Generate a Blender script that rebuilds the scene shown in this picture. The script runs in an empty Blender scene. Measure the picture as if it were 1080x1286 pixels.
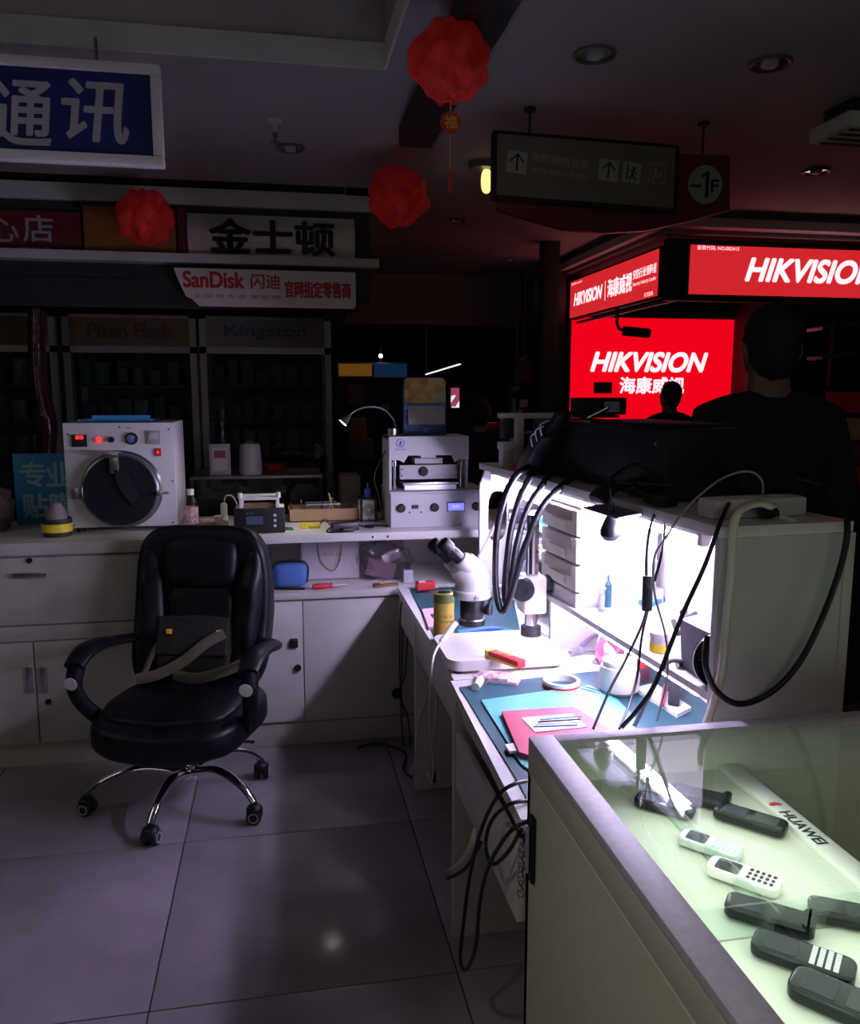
import bpy, bmesh, math, random
from mathutils import Vector, Matrix, Euler, noise
random.seed(7)
S = bpy.context.scene
C = S.collection
PI = math.pi
R = math.radians

# ------------------------------------------------------------------ camera
FPX, CX, CY, HC = 1020., 540., 643., 1.55
PSI, TH = R(10.44), R(8.256)
cd = bpy.data.cameras.new('camera'); cam = bpy.data.objects.new('camera', cd); C.objects.link(cam); S.camera = cam
cd.sensor_fit = 'VERTICAL'; cd.sensor_height = 36; cd.lens = FPX / 1286 * 36; cd.clip_start = .02; cd.clip_end = 100
cam.location = (0, 0, HC); cam.rotation_euler = (PI/2 - TH, 0, -PSI)
FW = Vector((math.sin(PSI)*math.cos(TH), math.cos(PSI)*math.cos(TH), -math.sin(TH)))
RT = Vector((math.cos(PSI), -math.sin(PSI), 0)); UP = RT.cross(FW)
def P(px, py, X=None, Y=None, z=None):
    """measured photograph point -> world point on the plane X=, Y= or z="""
    d = FW + RT*((px-CX)/FPX) - UP*((py-CY)/FPX)
    t = X/d.x if X is not None else Y/d.y if Y is not None else (z-HC)/d.z
    return Vector((0, 0, HC)) + d*t

# ------------------------------------------------------------------ world, light, exposure
W = bpy.data.worlds.new('hall_air'); S.world = W; W.use_nodes = True
W.node_tree.nodes['Background'].inputs[0].default_value = (.75, .72, .9, 1)
W.node_tree.nodes['Background'].inputs[1].default_value = .007
S.view_settings.view_transform = 'Standard'; S.view_settings.look = 'None'
S.view_settings.exposure = 0; S.view_settings.gamma = 1; S.view_settings.use_curve_mapping = False
K = dict(tube=215, tube2=60, case=2.7, strip=12, hall=2.5, sign=1.0, goose=.7, left=2.8)
def area(name, loc, rot, sx, sy, power, col):
    l = bpy.data.lights.new(name, 'AREA'); l.shape = 'RECTANGLE'; l.size = sx; l.size_y = sy; l.energy = power; l.color = col
    o = bpy.data.objects.new(name, l); C.objects.link(o); o.location = loc; o.rotation_euler = rot; return o
# fluorescent light of the shops behind the photographer (out of frame)
area('shop_light', (-.6, -2.6, 2.5), (R(50), 0, R(-8)), 2.5, .5, K['hall']*1.6, (1, .93, .78))
area('shop_light', (1.3, -1.2, 2.55), (R(18), 0, 0), 1.2, .3, K['hall']*1.2, (1, .95, .82))
sp = bpy.data.lights.new('case_side_fill', 'SPOT'); sp.energy = 34; sp.spot_size = R(52); sp.spot_blend = .7; sp.shadow_soft_size = .06; sp.color = (1, .95, .78)  # unseen spot, added only to brighten the beige side of the case
spo = bpy.data.objects.new('case_side_fill', sp); C.objects.link(spo); spo.location = (-.75, .15, 2.6); spo.rotation_euler = (Vector((.5, .62, .35))-spo.location).to_track_quat('-Z', 'Y').to_euler()
area('far_hall_fill', (3, 11, 2.65), (0, 0, 0), 1.2, .3, 5, (1, .9, .8))  # unseen fill, added to lift the too dark far hall
area('shop_light', (-2.6, 2.2, 2.3), (R(10), R(-50), 0), 1.2, .4, K['left'], (1, .93, .8))

# ------------------------------------------------------------------ materials
def mat(name, col, rough=.5, metal=0, emit=0, ecol=None, var=0, scale=8, bump=0, bscale=60, spec=.5, coat=0, sub=0):
    m = bpy.data.materials.new(name); m.use_nodes = True; t = m.node_tree; b = t.nodes['Principled BSDF']
    col = (*col, 1)
    b.inputs['Base Color'].default_value = col; b.inputs['Roughness'].default_value = rough
    b.inputs['Metallic'].default_value = metal; b.inputs['Specular IOR Level'].default_value = spec
    b.inputs['Coat Weight'].default_value = coat
    if emit:
        b.inputs['Emission Color'].default_value = (*(ecol or col[:3]), 1); b.inputs['Emission Strength'].default_value = emit
    tc = t.nodes.new('ShaderNodeTexCoord')
    n = t.nodes.new('ShaderNodeTexNoise'); n.inputs['Scale'].default_value = scale; n.inputs['Detail'].default_value = 5
    t.links.new(tc.outputs['Object'], n.inputs['Vector'])
    if var:
        r = t.nodes.new('ShaderNodeValToRGB'); r.color_ramp.elements[0].position = .3; r.color_ramp.elements[1].position = .7
        r.color_ramp.elements[0].color = tuple(c*(1-var) for c in col[:3]) + (1,)
        r.color_ramp.elements[1].color = tuple(min(1, c*(1+var*.5)) for c in col[:3]) + (1,)
        t.links.new(n.outputs['Fac'], r.inputs['Fac']); t.links.new(r.outputs['Color'], b.inputs['Base Color'])
    if bump:
        n2 = t.nodes.new('ShaderNodeTexNoise'); n2.inputs['Scale'].default_value = bscale; n2.inputs['Detail'].default_value = 4
        t.links.new(tc.outputs['Object'], n2.inputs['Vector'])
        bp = t.nodes.new('ShaderNodeBump'); bp.inputs['Strength'].default_value = bump; bp.inputs['Distance'].default_value = .01
        t.links.new(n2.outputs['Fac'], bp.inputs['Height']); t.links.new(bp.outputs['Normal'], b.inputs['Normal'])
    return m
def glassmat(name, tint=(.92, .97, .95), refl=1.0, rough=0.0, ior=1.5):
    m = bpy.data.materials.new(name); m.use_nodes = True; t = m.node_tree; t.nodes.clear()
    o = t.nodes.new('ShaderNodeOutputMaterial'); mx = t.nodes.new('ShaderNodeMixShader')
    tr = t.nodes.new('ShaderNodeBsdfTransparent'); tr.inputs[0].default_value = (*tint, 1)
    gl = t.nodes.new('ShaderNodeBsdfGlossy'); gl.inputs['Roughness'].default_value = rough; gl.inputs['Color'].default_value = (refl, refl, refl, 1)
    fr = t.nodes.new('ShaderNodeFresnel'); ge = t.nodes.new('ShaderNodeNewGeometry'); mr = t.nodes.new('ShaderNodeMapRange')
    mr.inputs['To Min'].default_value = ior; mr.inputs['To Max'].default_value = 1/ior      # same reflectance on both faces of the pane
    t.links.new(ge.outputs['Backfacing'], mr.inputs['Value']); t.links.new(mr.outputs['Result'], fr.inputs[0])
    t.links.new(fr.outputs[0], mx.inputs[0]); t.links.new(tr.outputs[0], mx.inputs[1]); t.links.new(gl.outputs[0], mx.inputs[2]); t.links.new(mx.outputs[0], o.inputs[0])
    return m
def stripes(name, cols, scale=20, rough=.5, axis='x', emit=0):
    """printed sheet: random coloured blocks (voronoi cells)"""
    m = bpy.data.materials.new(name); m.use_nodes = True; t = m.node_tree; b = t.nodes['Principled BSDF']; b.inputs['Roughness'].default_value = rough
    tc = t.nodes.new('ShaderNodeTexCoord'); v = t.nodes.new('ShaderNodeTexVoronoi'); v.inputs['Scale'].default_value = scale
    t.links.new(tc.outputs['Object'], v.inputs['Vector'])
    sp = t.nodes.new('ShaderNodeSeparateColor'); t.links.new(v.outputs['Color'], sp.inputs[0])
    r = t.nodes.new('ShaderNodeValToRGB'); r.color_ramp.interpolation = 'CONSTANT'
    e = r.color_ramp.elements; e[0].color = (*cols[0], 1); e[1].position = 1/len(cols); e[1].color = (*cols[1], 1)
    for i in range(2, len(cols)):
        x = e.new(i/len(cols)); x.color = (*cols[i], 1)
    t.links.new(sp.outputs[0], r.inputs['Fac']); t.links.new(r.outputs['Color'], b.inputs['Base Color'])
    if emit: t.links.new(r.outputs['Color'], b.inputs['Emission Color']); b.inputs['Emission Strength'].default_value = emit
    return m
M = {}
M['tile'] = mat('floor_tile', (.33, .29, .34), .16, var=.28, scale=3, bump=.02, bscale=30, spec=.5)
M['grout'] = mat('grout', (.05, .045, .045), .8)
M['ceil'] = mat('ceiling_paint', (.42, .38, .40), .8, var=.15, scale=1.3)
M['ceil2'] = mat('ceiling_recess', (.30, .28, .32), .8, var=.15, scale=1.3)
M['trim'] = mat('white_trim', (.70, .70, .68), .6, var=.15, scale=3)
M['white'] = mat('white_laminate', (.74, .72, .70), .38, var=.10, scale=5)
M['cream'] = mat('cream_laminate', (.62, .59, .54), .45, var=.14, scale=6, bump=.03, bscale=90)
M['beige'] = mat('beige_case_laminate', (.60, .57, .47), .5, var=.05, scale=30, bump=.05, bscale=160)
M['rim'] = mat('lilac_grey_rim', (.56, .53, .60), .45, var=.12, scale=80, bump=.03, bscale=200)
M['plastic_w'] = mat('white_plastic', (.80, .79, .76), .35)
M['plastic_c'] = mat('cream_plastic', (.74, .70, .60), .4, var=.08)
M['metal_w'] = mat('painted_steel', (.70, .69, .72), .4, var=.06)
M['steel'] = mat('brushed_steel', (.75, .75, .78), .28, 1, var=.1, scale=40)
M['chrome'] = mat('chrome', (.85, .85, .88), .1, 1)
M['black'] = mat('black_plastic', (.012, .012, .016), .4)
M['blackm'] = mat('black_metal', (.014, .014, .022), .45, .3, var=.3)
M['rubber'] = mat('black_rubber', (.010, .010, .014), .42)
M['leather'] = mat('black_leather', (.005, .005, .010), .45, spec=.35, var=.4, scale=12, bump=.25, bscale=18)
M['leather2'] = mat('black_leather_panel', (.004, .004, .007), .5, spec=.3, bump=.2, bscale=26)
M['khaki'] = mat('khaki_strap', (.13, .11, .07), .85, bump=.2, bscale=300)
M['bag'] = mat('dark_canvas', (.022, .020, .018), .9, bump=.3, bscale=120)
M['dark'] = mat('dark_panel', (.03, .028, .03), .6, var=.3)
M['vdark'] = mat('very_dark', (.008, .008, .01), .6)
M['alum'] = mat('aluminium_frame', (.20, .19, .18), .4, .6)
M['red'] = mat('red_plastic', (.62, .03, .04), .4)
M['crepe'] = mat('red_crepe_paper', (.80, .025, .02), .75, emit=.02, ecol=(1, .03, .02), var=.35, scale=22)
M['gold'] = mat('gold_print', (.85, .48, .05), .5)
M['blue'] = mat('blue_plastic', (.05, .16, .62), .4)
M['lblue'] = mat('light_blue_plastic', (.04, .27, .55), .4)
M['yellow'] = mat('yellow_plastic', (.85, .66, .04), .4)
M['green'] = mat('dark_green_board', (.03, .14, .06), .5, var=.4, scale=50)
M['teal'] = mat('teal_rubber_mat', (.014, .085, .11), .42, var=.35, scale=9, bump=.02)
M['cyan'] = mat('cyan_silicone_mat', (.12, .46, .50), .5, var=.05)
M['pink'] = mat('crimson_board', (.46, .045, .11), .45)
M['pinkl'] = mat('pink_paper', (.80, .42, .48), .6)
M['paper'] = mat('white_paper', (.80, .79, .78), .7)
M['ink'] = mat('black_ink', (.01, .01, .012), .6)
M['inkb'] = mat('blue_ink', (.05, .12, .5), .6)
M['inkr'] = mat('red_ink', (.55, .03, .03), .6)
M['wood'] = mat('brown_wood', (.25, .12, .05), .6, var=.3)
M['card'] = mat('cardboard', (.42, .27, .15), .8, var=.15)
M['bluesign'] = mat('blue_sign_face', (.010, .022, .15), .3, var=.25, scale=4)
M['cyansign'] = mat('cyan_poster', (.03, .24, .52), .5)
M['chalk'] = mat('white_lettering', (.42, .42, .46), .6)
M['maroon'] = mat('maroon_sign', (.16, .012, .016), .5, var=.2)
M['orange'] = mat('orange_sign', (.33, .12, .02), .5, var=.2)
M['olive'] = mat('olive_sign_face', (.20, .18, .11), .4, var=.1)
M['skin'] = mat('skin', (.24, .14, .10), .55)
M['hair'] = mat('black_hair', (.006, .005, .005), .6, bump=.5, bscale=200)
M['cloth'] = mat('black_jacket_cloth', (.006, .006, .010), .85, bump=.2, bscale=60)
M['denim'] = mat('dark_trousers', (.012, .014, .025), .85)
M['hikred'] = mat('lit_red_panel', (.5, .0, .01), .4, emit=.62*K['sign'], ecol=(1, .03, .04), spec=.2)
M['hikred2'] = mat('lit_red_screen', (.4, .0, .01), .4, emit=.86*K['sign'], ecol=(1, .0, .012), spec=.1)
M['hikw'] = mat('lit_white_lettering', (.9, .9, .9), .5, emit=1.0*K['sign'], ecol=(1, .93, .98))
M['tube'] = mat('tube_light', (1, 1, 1), .5, emit=K['tube'], ecol=(.74, .64, 1))
M['tube2'] = mat('lower_tube_light', (1, 1, 1), .5, emit=K['tube2'], ecol=(.74, .64, 1))
M['matte'] = mat('matte_black', (.006, .006, .008), .8, spec=.12)
M['strip'] = mat('case_light_strip', (1, 1, 1), .5, emit=K['strip'], ecol=(.93, 1, .86))
M['ledr'] = mat('red_led', (1, .05, .03), .5, emit=1.3, ecol=(1, .03, .03))
M['lcd'] = mat('lit_blue_lcd', (.3, .3, 1), .5, emit=.9, ecol=(.25, .25, 1))
M['lcdw'] = mat('lcd_digits', (.8, .8, 1), .5, emit=.9, ecol=(.8, .8, 1))
M['warm'] = mat('warm_lamp', (1, .8, .4), .5, emit=1.2, ecol=(1, .8, .3))
M['bulb'] = mat('lamp_bulb', (1, 1, 1), .5, emit=12, ecol=(1, .97, .92))
M['glass'] = glassmat('clear_glass')
M['glassd'] = glassmat('showcase_glass', (.82, .90, .86), .8)
M['glasst'] = glassmat('counter_glass', (.90, .96, .93), 1.0, .0, 1.6)
M['clearp'] = glassmat('clear_plastic', (.86, .86, .9), .9, .15)
M['frost'] = mat('frosted_plastic', (.55, .56, .62), .35)
M['inner'] = mat('case_lining', (.60, .61, .54), .55, var=.05)

# ------------------------------------------------------------------ builders
class B:
    def __init__(s, mx=None): s.bm = bmesh.new(); s.mx = mx
    def _fin(s, vs, mx):
        if mx is not None: bmesh.ops.transform(s.bm, matrix=mx, verts=vs)
    def box(s, c, d, bev=0, rot=None, seg=2):
        r = bmesh.ops.create_cube(s.bm, size=1); vs = r['verts']
        for v in vs: v.co = Vector((v.co.x*d[0], v.co.y*d[1], v.co.z*d[2]))
        if bev:
            es = list({e for v in vs for e in v.link_edges})
            q = bmesh.ops.bevel(s.bm, geom=es, offset=min(bev, min(d)*.49), segments=seg, profile=.6, affect='EDGES')
            vs = list({v for f in q['faces'] for v in f.verts} | {v for v in vs if v.is_valid})
        m = Matrix.Translation(c) @ (Euler(rot).to_matrix().to_4x4() if rot else Matrix())
        bmesh.ops.transform(s.bm, matrix=m, verts=vs); return s
    def mm(s, a, b, bev=0):
        return s.box([(a[i]+b[i])/2 for i in range(3)], [abs(b[i]-a[i]) for i in range(3)], bev)
    def lathe(s, prof, c=(0, 0, 0), ax=None, n=24):
        q = Vector((0, 0, 1)).rotation_difference(Vector(ax)).to_matrix() if ax else Matrix.Identity(3)
        c = Vector(c); rings = []
        for r, z in prof:
            if r < 1e-6: rings.append([s.bm.verts.new(c + q @ Vector((0, 0, z)))])
            else: rings.append([s.bm.verts.new(c + q @ Vector((r*math.cos(2*PI*i/n), r*math.sin(2*PI*i/n), z))) for i in range(n)])
        for a, b in zip(rings, rings[1:]):
            for i in range(n):
                j = (i+1) % n
                f = [a[0], b[j], b[i]] if len(a) == 1 and len(b) > 1 else [a[i], a[j], b[0]] if len(b) == 1 and len(a) > 1 else [a[i], a[j], b[j], b[i]] if len(a) > 1 else None
                if f: s.bm.faces.new(f)
        if len(prof) == 4 and min(p_[0] for p_ in prof) > 1e-6 and (abs(prof[0][0]-prof[3][0]) < 1e-6 or abs(prof[0][1]-prof[3][1]) < 1e-6):
            for i in range(n): s.bm.faces.new([rings[3][i], rings[3][(i+1) % n], rings[0][(i+1) % n], rings[0][i]])
            return s
        for rg, rev in ((rings[0], True), (rings[-1], False)):
            if len(rg) > 1: s.bm.faces.new(rg[::-1] if rev else rg)
        return s
    def cyl(s, a, b, r0, r1=None, n=20):
        a, b = Vector(a), Vector(b); r1 = r0 if r1 is None else r1
        return s.lathe([(r0, 0), (r1, (b-a).length)], a, (b-a), n)
    def tube(s, pts, r, n=8, steps=6, flat=1.0, close=False):
        pts = [Vector(p) for p in pts]; m = len(pts)
        rr = r if isinstance(r, (list, tuple)) else [r]*m
        path, rad = [], []
        if m > 2:
            for i in range(m-1):
                p0, p1, p2, p3 = pts[max(i-1, 0)], pts[i], pts[i+1], pts[min(i+2, m-1)]
                for k in range(steps):
                    t = k/steps
                    path.append(.5*((2*p1)+(p2-p0)*t+(2*p0-5*p1+4*p2-p3)*t*t+(3*p1-p0-3*p2+p3)*t**3)); rad.append(rr[i]*(1-t)+rr[i+1]*t)
            path.append(pts[-1]); rad.append(rr[-1])
        else: path, rad = pts, list(rr)
        prev = None; up = Vector((0, 0, 1))
        for i, p in enumerate(path):
            d = (path[min(i+1, len(path)-1)] - path[max(i-1, 0)])
            if d.length < 1e-9: d = Vector((0, 0, 1))
            d.normalize()
            if i == 0:
                up = Vector((0, 0, 1)) if abs(d.z) < .9 else Vector((0, 1, 0))
            x = up - d*up.dot(d); x.normalize(); up = x; y = d.cross(x)
            ring = [s.bm.verts.new(p + x*(rad[i]*flat*math.cos(2*PI*k/n)) + y*(rad[i]*math.sin(2*PI*k/n))) for k in range(n)]
            if prev:
                for k in range(n): s.bm.faces.new([prev[k], prev[(k+1) % n], ring[(k+1) % n], ring[k]])
            else: s.bm.faces.new(ring[::-1])
            prev = ring
        s.bm.faces.new(prev); return s
    def sup(s, c, d, e1=.5, e2=.5, rot=None, nu=32, nv=16, fn=None):
        """superellipsoid cushion"""
        def pw(a, e): return math.copysign(abs(a)**e, a)
        m = (Euler(rot).to_matrix() if rot else Matrix.Identity(3)); c = Vector(c); rows = []
        for j in range(nv+1):
            v = -PI/2 + PI*j/nv; row = []
            for i in range(nu):
                u = 2*PI*i/nu
                p = Vector((d[0]/2*pw(math.cos(v), e1)*pw(math.cos(u), e2), d[1]/2*pw(math.cos(v), e1)*pw(math.sin(u), e2), d[2]/2*pw(math.sin(v), e1)))
                if fn: p = fn(p)
                row.append(p)
            if j in (0, nv): rows.append([s.bm.verts.new(c + m @ row[0])])
            else: rows.append([s.bm.verts.new(c + m @ p) for p in row])
        for a, b in zip(rows, rows[1:]):
            for i in range(nu):
                k = (i+1) % nu
                s.bm.faces.new([a[0], b[k], b[i]] if len(a) == 1 else [a[i], a[k], b[0]] if len(b) == 1 else [a[i], a[k], b[k], b[i]])
        return s
    def prism(s, poly, th, mx=None):
        """polygon (x,z) extruded along +y by th"""
        lo = [s.bm.verts.new((x, 0, z)) for x, z in poly]; hi = [s.bm.verts.new((x, th, z)) for x, z in poly]; n = len(poly)
        fs = [s.bm.faces.new(lo), s.bm.faces.new(hi[::-1])]
        for i in range(n): fs.append(s.bm.faces.new([lo[i], hi[i], hi[(i+1) % n], lo[(i+1) % n]]))
        bmesh.ops.recalc_face_normals(s.bm, faces=fs)
        if mx is not None: bmesh.ops.transform(s.bm, matrix=mx, verts=lo+hi)
        return s
    def slab(s, pts, z0, z1):
        """polygon (x,y) from z0 to z1"""
        lo = [s.bm.verts.new((x, y, z0)) for x, y in pts]; hi = [s.bm.verts.new((x, y, z1)) for x, y in pts]; n = len(pts)
        fs = [s.bm.faces.new(lo), s.bm.faces.new(hi[::-1])]
        for i in range(n): fs.append(s.bm.faces.new([lo[i], hi[i], hi[(i+1) % n], lo[(i+1) % n]]))
        bmesh.ops.recalc_face_normals(s.bm, faces=fs); return s
    def build(s, name, m, parent=None, loc=None, rot=None, sharp=38):
        bmesh.ops.recalc_face_normals(s.bm, faces=s.bm.faces)
        me = bpy.data.meshes.new(name)
        if s.mx is not None: s.bm.transform(s.mx)
        s.bm.to_mesh(me); s.bm.free()
        me.shade_smooth(); me.set_sharp_from_angle(angle=R(sharp))
        return obj(name, me, m, parent, loc, rot)
def obj(name, me, m, parent=None, loc=None, rot=None):
    if m is not None:
        me.materials.clear(); me.materials.append(M[m] if isinstance(m, str) else m)
    o = bpy.data.objects.new(name, me); C.objects.link(o)
    if parent: o.parent = parent
    if loc is not None: o.location = loc
    if rot is not None: o.rotation_euler = rot
    return o
def thing(name, label, cat, loc=(0, 0, 0), rz=0, group=None, rot=None):
    o = bpy.data.objects.new(name, None); C.objects.link(o); o.empty_display_size = .1
    o.location = loc; o.rotation_euler = rot or (0, 0, rz); o['label'] = label; o['category'] = cat
    if group: o['group'] = group
    return o
def tag(o, label, cat, group=None):
    o['label'] = label; o['category'] = cat
    if group: o['group'] = group
    return o
def lab(o, l): o['label'] = l; return o
def struct(o): o['kind'] = 'structure'; return o
def copy_thing(o, loc, rz=None, label=None):
    c = o.copy(); C.objects.link(c); c.location = loc
    if rz is not None: c.rotation_euler = (0, 0, rz)
    if label: c['label'] = label
    for ch in list(o.children):
        d = ch.copy(); C.objects.link(d); d.parent = c
        for g in list(ch.children):
            e = g.copy(); C.objects.link(e); e.parent = d
    return c
def text(body, m, parent, loc, h=None, w=None, rot=(PI/2, 0, 0), bold=0, shear=0, align='LEFT', name='lettering', serif=False, sp=1.0):
    """flat print; h = glyph height wanted, w = total width wanted (m)"""
    cu = bpy.data.curves.new('tmp', 'FONT'); cu.body = body; cu.size = 1; cu.shear = shear; cu.space_character = sp
    to = bpy.data.objects.new('tmp', cu); C.objects.link(to)
    dg = bpy.context.evaluated_depsgraph_get(); me = bpy.data.meshes.new_from_object(to.evaluated_get(dg))
    bpy.data.objects.remove(to); bpy.data.curves.remove(cu)
    bm = bmesh.new(); bm.from_mesh(me)
    xs = [v.co.x for v in bm.verts]; ys = [v.co.y for v in bm.verts]
    x0, x1, y0, y1 = min(xs), max(xs), min(ys), max(ys)
    sy = h/(y1-y0) if h else w/(x1-x0); sx = w/(x1-x0) if w else sy
    off = {'LEFT': x0, 'CENTER': (x0+x1)/2, 'RIGHT': x1}[align]
    for v in bm.verts: v.co = Vector(((v.co.x-off)*sx, (v.co.y-y0)*sy, 0))
    if bold:
        g0 = list(bm.verts)+list(bm.edges)+list(bm.faces)
        for k in range(6):
            a = 2*PI*k/6; d = bmesh.ops.duplicate(bm, geom=g0)
            for v in d['geom']:
                if isinstance(v, bmesh.types.BMVert): v.co += Vector((math.cos(a)*bold, math.sin(a)*bold, .00005*(k+1)))
    bm.to_mesh(me); bm.free()
    return obj(name, me, m, parent, loc, rot)

# ================================================================== STRUCTURE
TS, TX, TY = .8, -.365, 2.755
fl = struct(B().mm((-6, -3, -.12), (9, 17, -.008)).build('floor', 'grout'))
tile = None
for i in range(-5, 7):
    for j in range(-4, 9):
        x0, y0 = TX+i*TS, TY+j*TS
        if j > 2 and i < 2: continue
        if tile is None:
            tile = B().mm((.002, .002, -.008), (TS-.002, TS-.002, 0), .0015).build('floor_tile', 'tile', fl, (x0, y0, 0))
        else:
            t = tile.copy(); C.objects.link(t); t.location = (x0, y0, 0)
ZC = 2.7
# ceiling with a raised tray (upper left) and a dark slot before the shop front
TX1, TYF = .41, 3.08
c = B()
c.mm((TX1, -2, ZC), (9, 16, ZC+.3)); c.mm((-6, TYF, ZC), (TX1, 4.78, ZC+.3)); c.mm((-6, -2, ZC+.42), (TX1, TYF, ZC+.5))
c.mm((.6, 4.78, ZC), (TX1, 16, ZC+.3))
struct(c.build('ceiling', 'ceil'))
struct(B().mm((-6, TYF-.012, ZC-.004), (TX1, TYF, ZC+.085), .003).mm((TX1-.012, -2, ZC-.004), (TX1, TYF, ZC+.085), .003).build('trim_1', 'trim'))
struct(B().mm((-6, TYF-.14, ZC+.30), (TX1, TYF, ZC+.42)).mm((TX1-.14, -2, ZC+.30), (TX1, TYF, ZC+.42)).build('trim_2', 'ceil2'))
# shop front header: white fascia strip, box behind it
YF = 5.0
struct(B().mm((-6, YF-.03, 2.615), (.56, YF+.02, 2.705), .004).build('trim_3', 'trim'))
struct(B().mm((-6, YF+.02, 2.1), (.56, YF+.10, 3.0)).mm((-6, 4.78, 2.99), (.6, YF+.1, 3.05)).build('wall_header', 'dark'))
struct(B().mm((-6, 4.90, 2.285), (.60, YF+.02, 2.335), .004).build('trim_4', 'trim'))
struct(B().mm((-6, YF, 2.04), (.49, YF+.03, 2.20)).build('trim_5', 'dark'))
struct(B().mm((-6, 6.4, 0), (.36, 6.5, 3.0)).build('wall_back', 'dark'))
# far end of the hall
struct(B().mm((-1, 15.9, 0), (9, 16, 2.7)).build('wall_far', 'vdark'))
struct(B().mm((9, -3, 0), (9.1, 16, 2.7)).build('wall_right', 'vdark'))
struct(B().prism([(.62, 2.23), (2.52, 2.23), (2.52, 2.699), (.90, 2.699)], .12, Matrix.Translation((0, 8.0, 0))).build('wall_fascia', 'ceil'))
# ceiling furniture
def downlight(px, py, label, r=.085, lit=False):
    p = P(px, py, z=ZC)
    t = thing('ceiling_downlight', label, 'ceiling light', (p.x, p.y, ZC))
    B().lathe([(r, 0), (r, -.008), (r*.93, -.012), (r*.8, -.008), (r*.78, -.001), (r*.78, 0)]).build('bezel', 'alum', t)
    B().lathe([(0, -.0035), (r*.76, -.0035), (r*.77, -.002)]).build('reflector', 'chrome' , t)
    if lit: B().sup((0, 0, -.03), (.05, .05, .06)).build('bulb', 'warm', t)
    else: B().sup((0, 0, -.008), (.05, .05, .02)).build('bulb', 'frost', t)
    return t
downlight(747, 67, 'unlit round downlight above the red paper ball side of the green directory sign', .075)
downlight(967, 78, 'unlit round downlight above the floor number disc', .075)
downlight(365, 185, 'small unlit downlight beside the sprinkler head', .07)
downlight(1025, 214, 'small unlit downlight at the far edge right of the floor disc', .07)
downlight(575, 276, 'faint downlight over the passage left of the directory sign tip', .06)
downlight(640, 325, 'faint downlight farthest down the passage ceiling', .06)
pl = P(606, 226, z=2.62)
t = thing('wall_lamp', 'lit warm yellow lamp glowing just left of the green directory sign', 'lamp', (pl.x, pl.y, ZC))
B().cyl((0, 0, 0), (0, 0, -.03), .07).build('base', 'alum', t); B().sup((0.02, 0, -.085), (.055, .055, .12), .8, .9).build('bulb', 'warm', t)
p = P(345, 150, z=ZC)
t = thing('ceiling_sprinkler', 'small sprinkler head hanging beside the small downlight', 'sprinkler', (p.x, p.y, ZC))
B().lathe([(.03, 0), (.03, -.01), (.01, -.012), (.008, -.05), (0, -.05)]).build('escutcheon', 'trim', t)
B().lathe([(.008, -.05), (.012, -.06), (.006, -.085), (.02, -.09), (.02, -.094), (0, -.094)], n=12).build('nozzle', 'alum', t)
# dark rail hanging below ceiling
a, b2 = P(505, 185, z=2.6), P(545, 185, z=2.6)
t = thing('ceiling_rail', 'dark boxed rail running along the ceiling behind the nearest red ball', 'rail')
B().mm((.535, -1.5, 2.60), (.672, a.y, 2.685), .004).build('casing', 'dark', t)
B().mm((.672, -1.5, 2.595), (.684, a.y, 2.69)).build('edge_strip', 'ceil2', t)
B().mm((.56, -1.5, 2.685), (.64, a.y-.03, 2.70)).build('mount', 'vdark', t)
# corner fitting at right edge of picture
p = P(1062, 165, z=2.6)
t = thing('ceiling_air_outlet', 'pale square air outlet hanging at the upper right edge', 'air outlet', (p.x+.12, p.y, 2.58))
B().box((0, 0, .03), (.4, .25, .06), .01).build('panel', 'trim', t); B().box((0, 0, .09), (.32, .18, .06)).build('neck', 'dark', t)
for k in range(4): B().box((0, -.09+.06*k, -.003), (.34, .012, .006)).build('slat', 'dark', t)

# ================================================================== SIGNS
# blue sign upper left
y = 2.96; x1 = P(203, 150, Y=y).x; zt = P(195, 80, Y=y).z; zb = P(195, 208, Y=y).z
t = thing('shop_sign', 'blue framed signboard with white brush lettering high on the ceiling', 'sign', (0, y, 0))
x0 = x1 - 2.0
fw = .032
B().mm((x0, 0, zt-fw), (x1, .05, zt), .006).mm((x0, 0, zb), (x1, .05, zb+fw), .006).mm((x1-fw, 0, zb+fw), (x1, .05, zt-fw), .006).mm((x0, 0, zb+fw), (x0+fw, .05, zt-fw), .006).build('frame', 'trim', t)
B().mm((x0+fw, .012, zb+fw), (x1-fw, .03, zt-fw)).build('sign_face', M['bluesign'], t)
q1 = P(80, 175, Y=y); q2 = P(152, 105, Y=y); q3 = P(-5, 175, Y=y)
text('讯', 'chalk', t, (q1.x, .010, q1.z), h=.19, w=.20, bold=.004, shear=.12)
text('通', 'chalk', t, (q3.x-.02, .010, q3.z-.01), h=.195, w=.19, bold=.004, shear=.12)
B().cyl((x0+.3, .03, zt), (x0+.3, .03, ZC), .006).cyl((x1-.2, .03, zt-.01), (x1-.2, .03, ZC), .006).build('hanger', 'alum', t)
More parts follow.
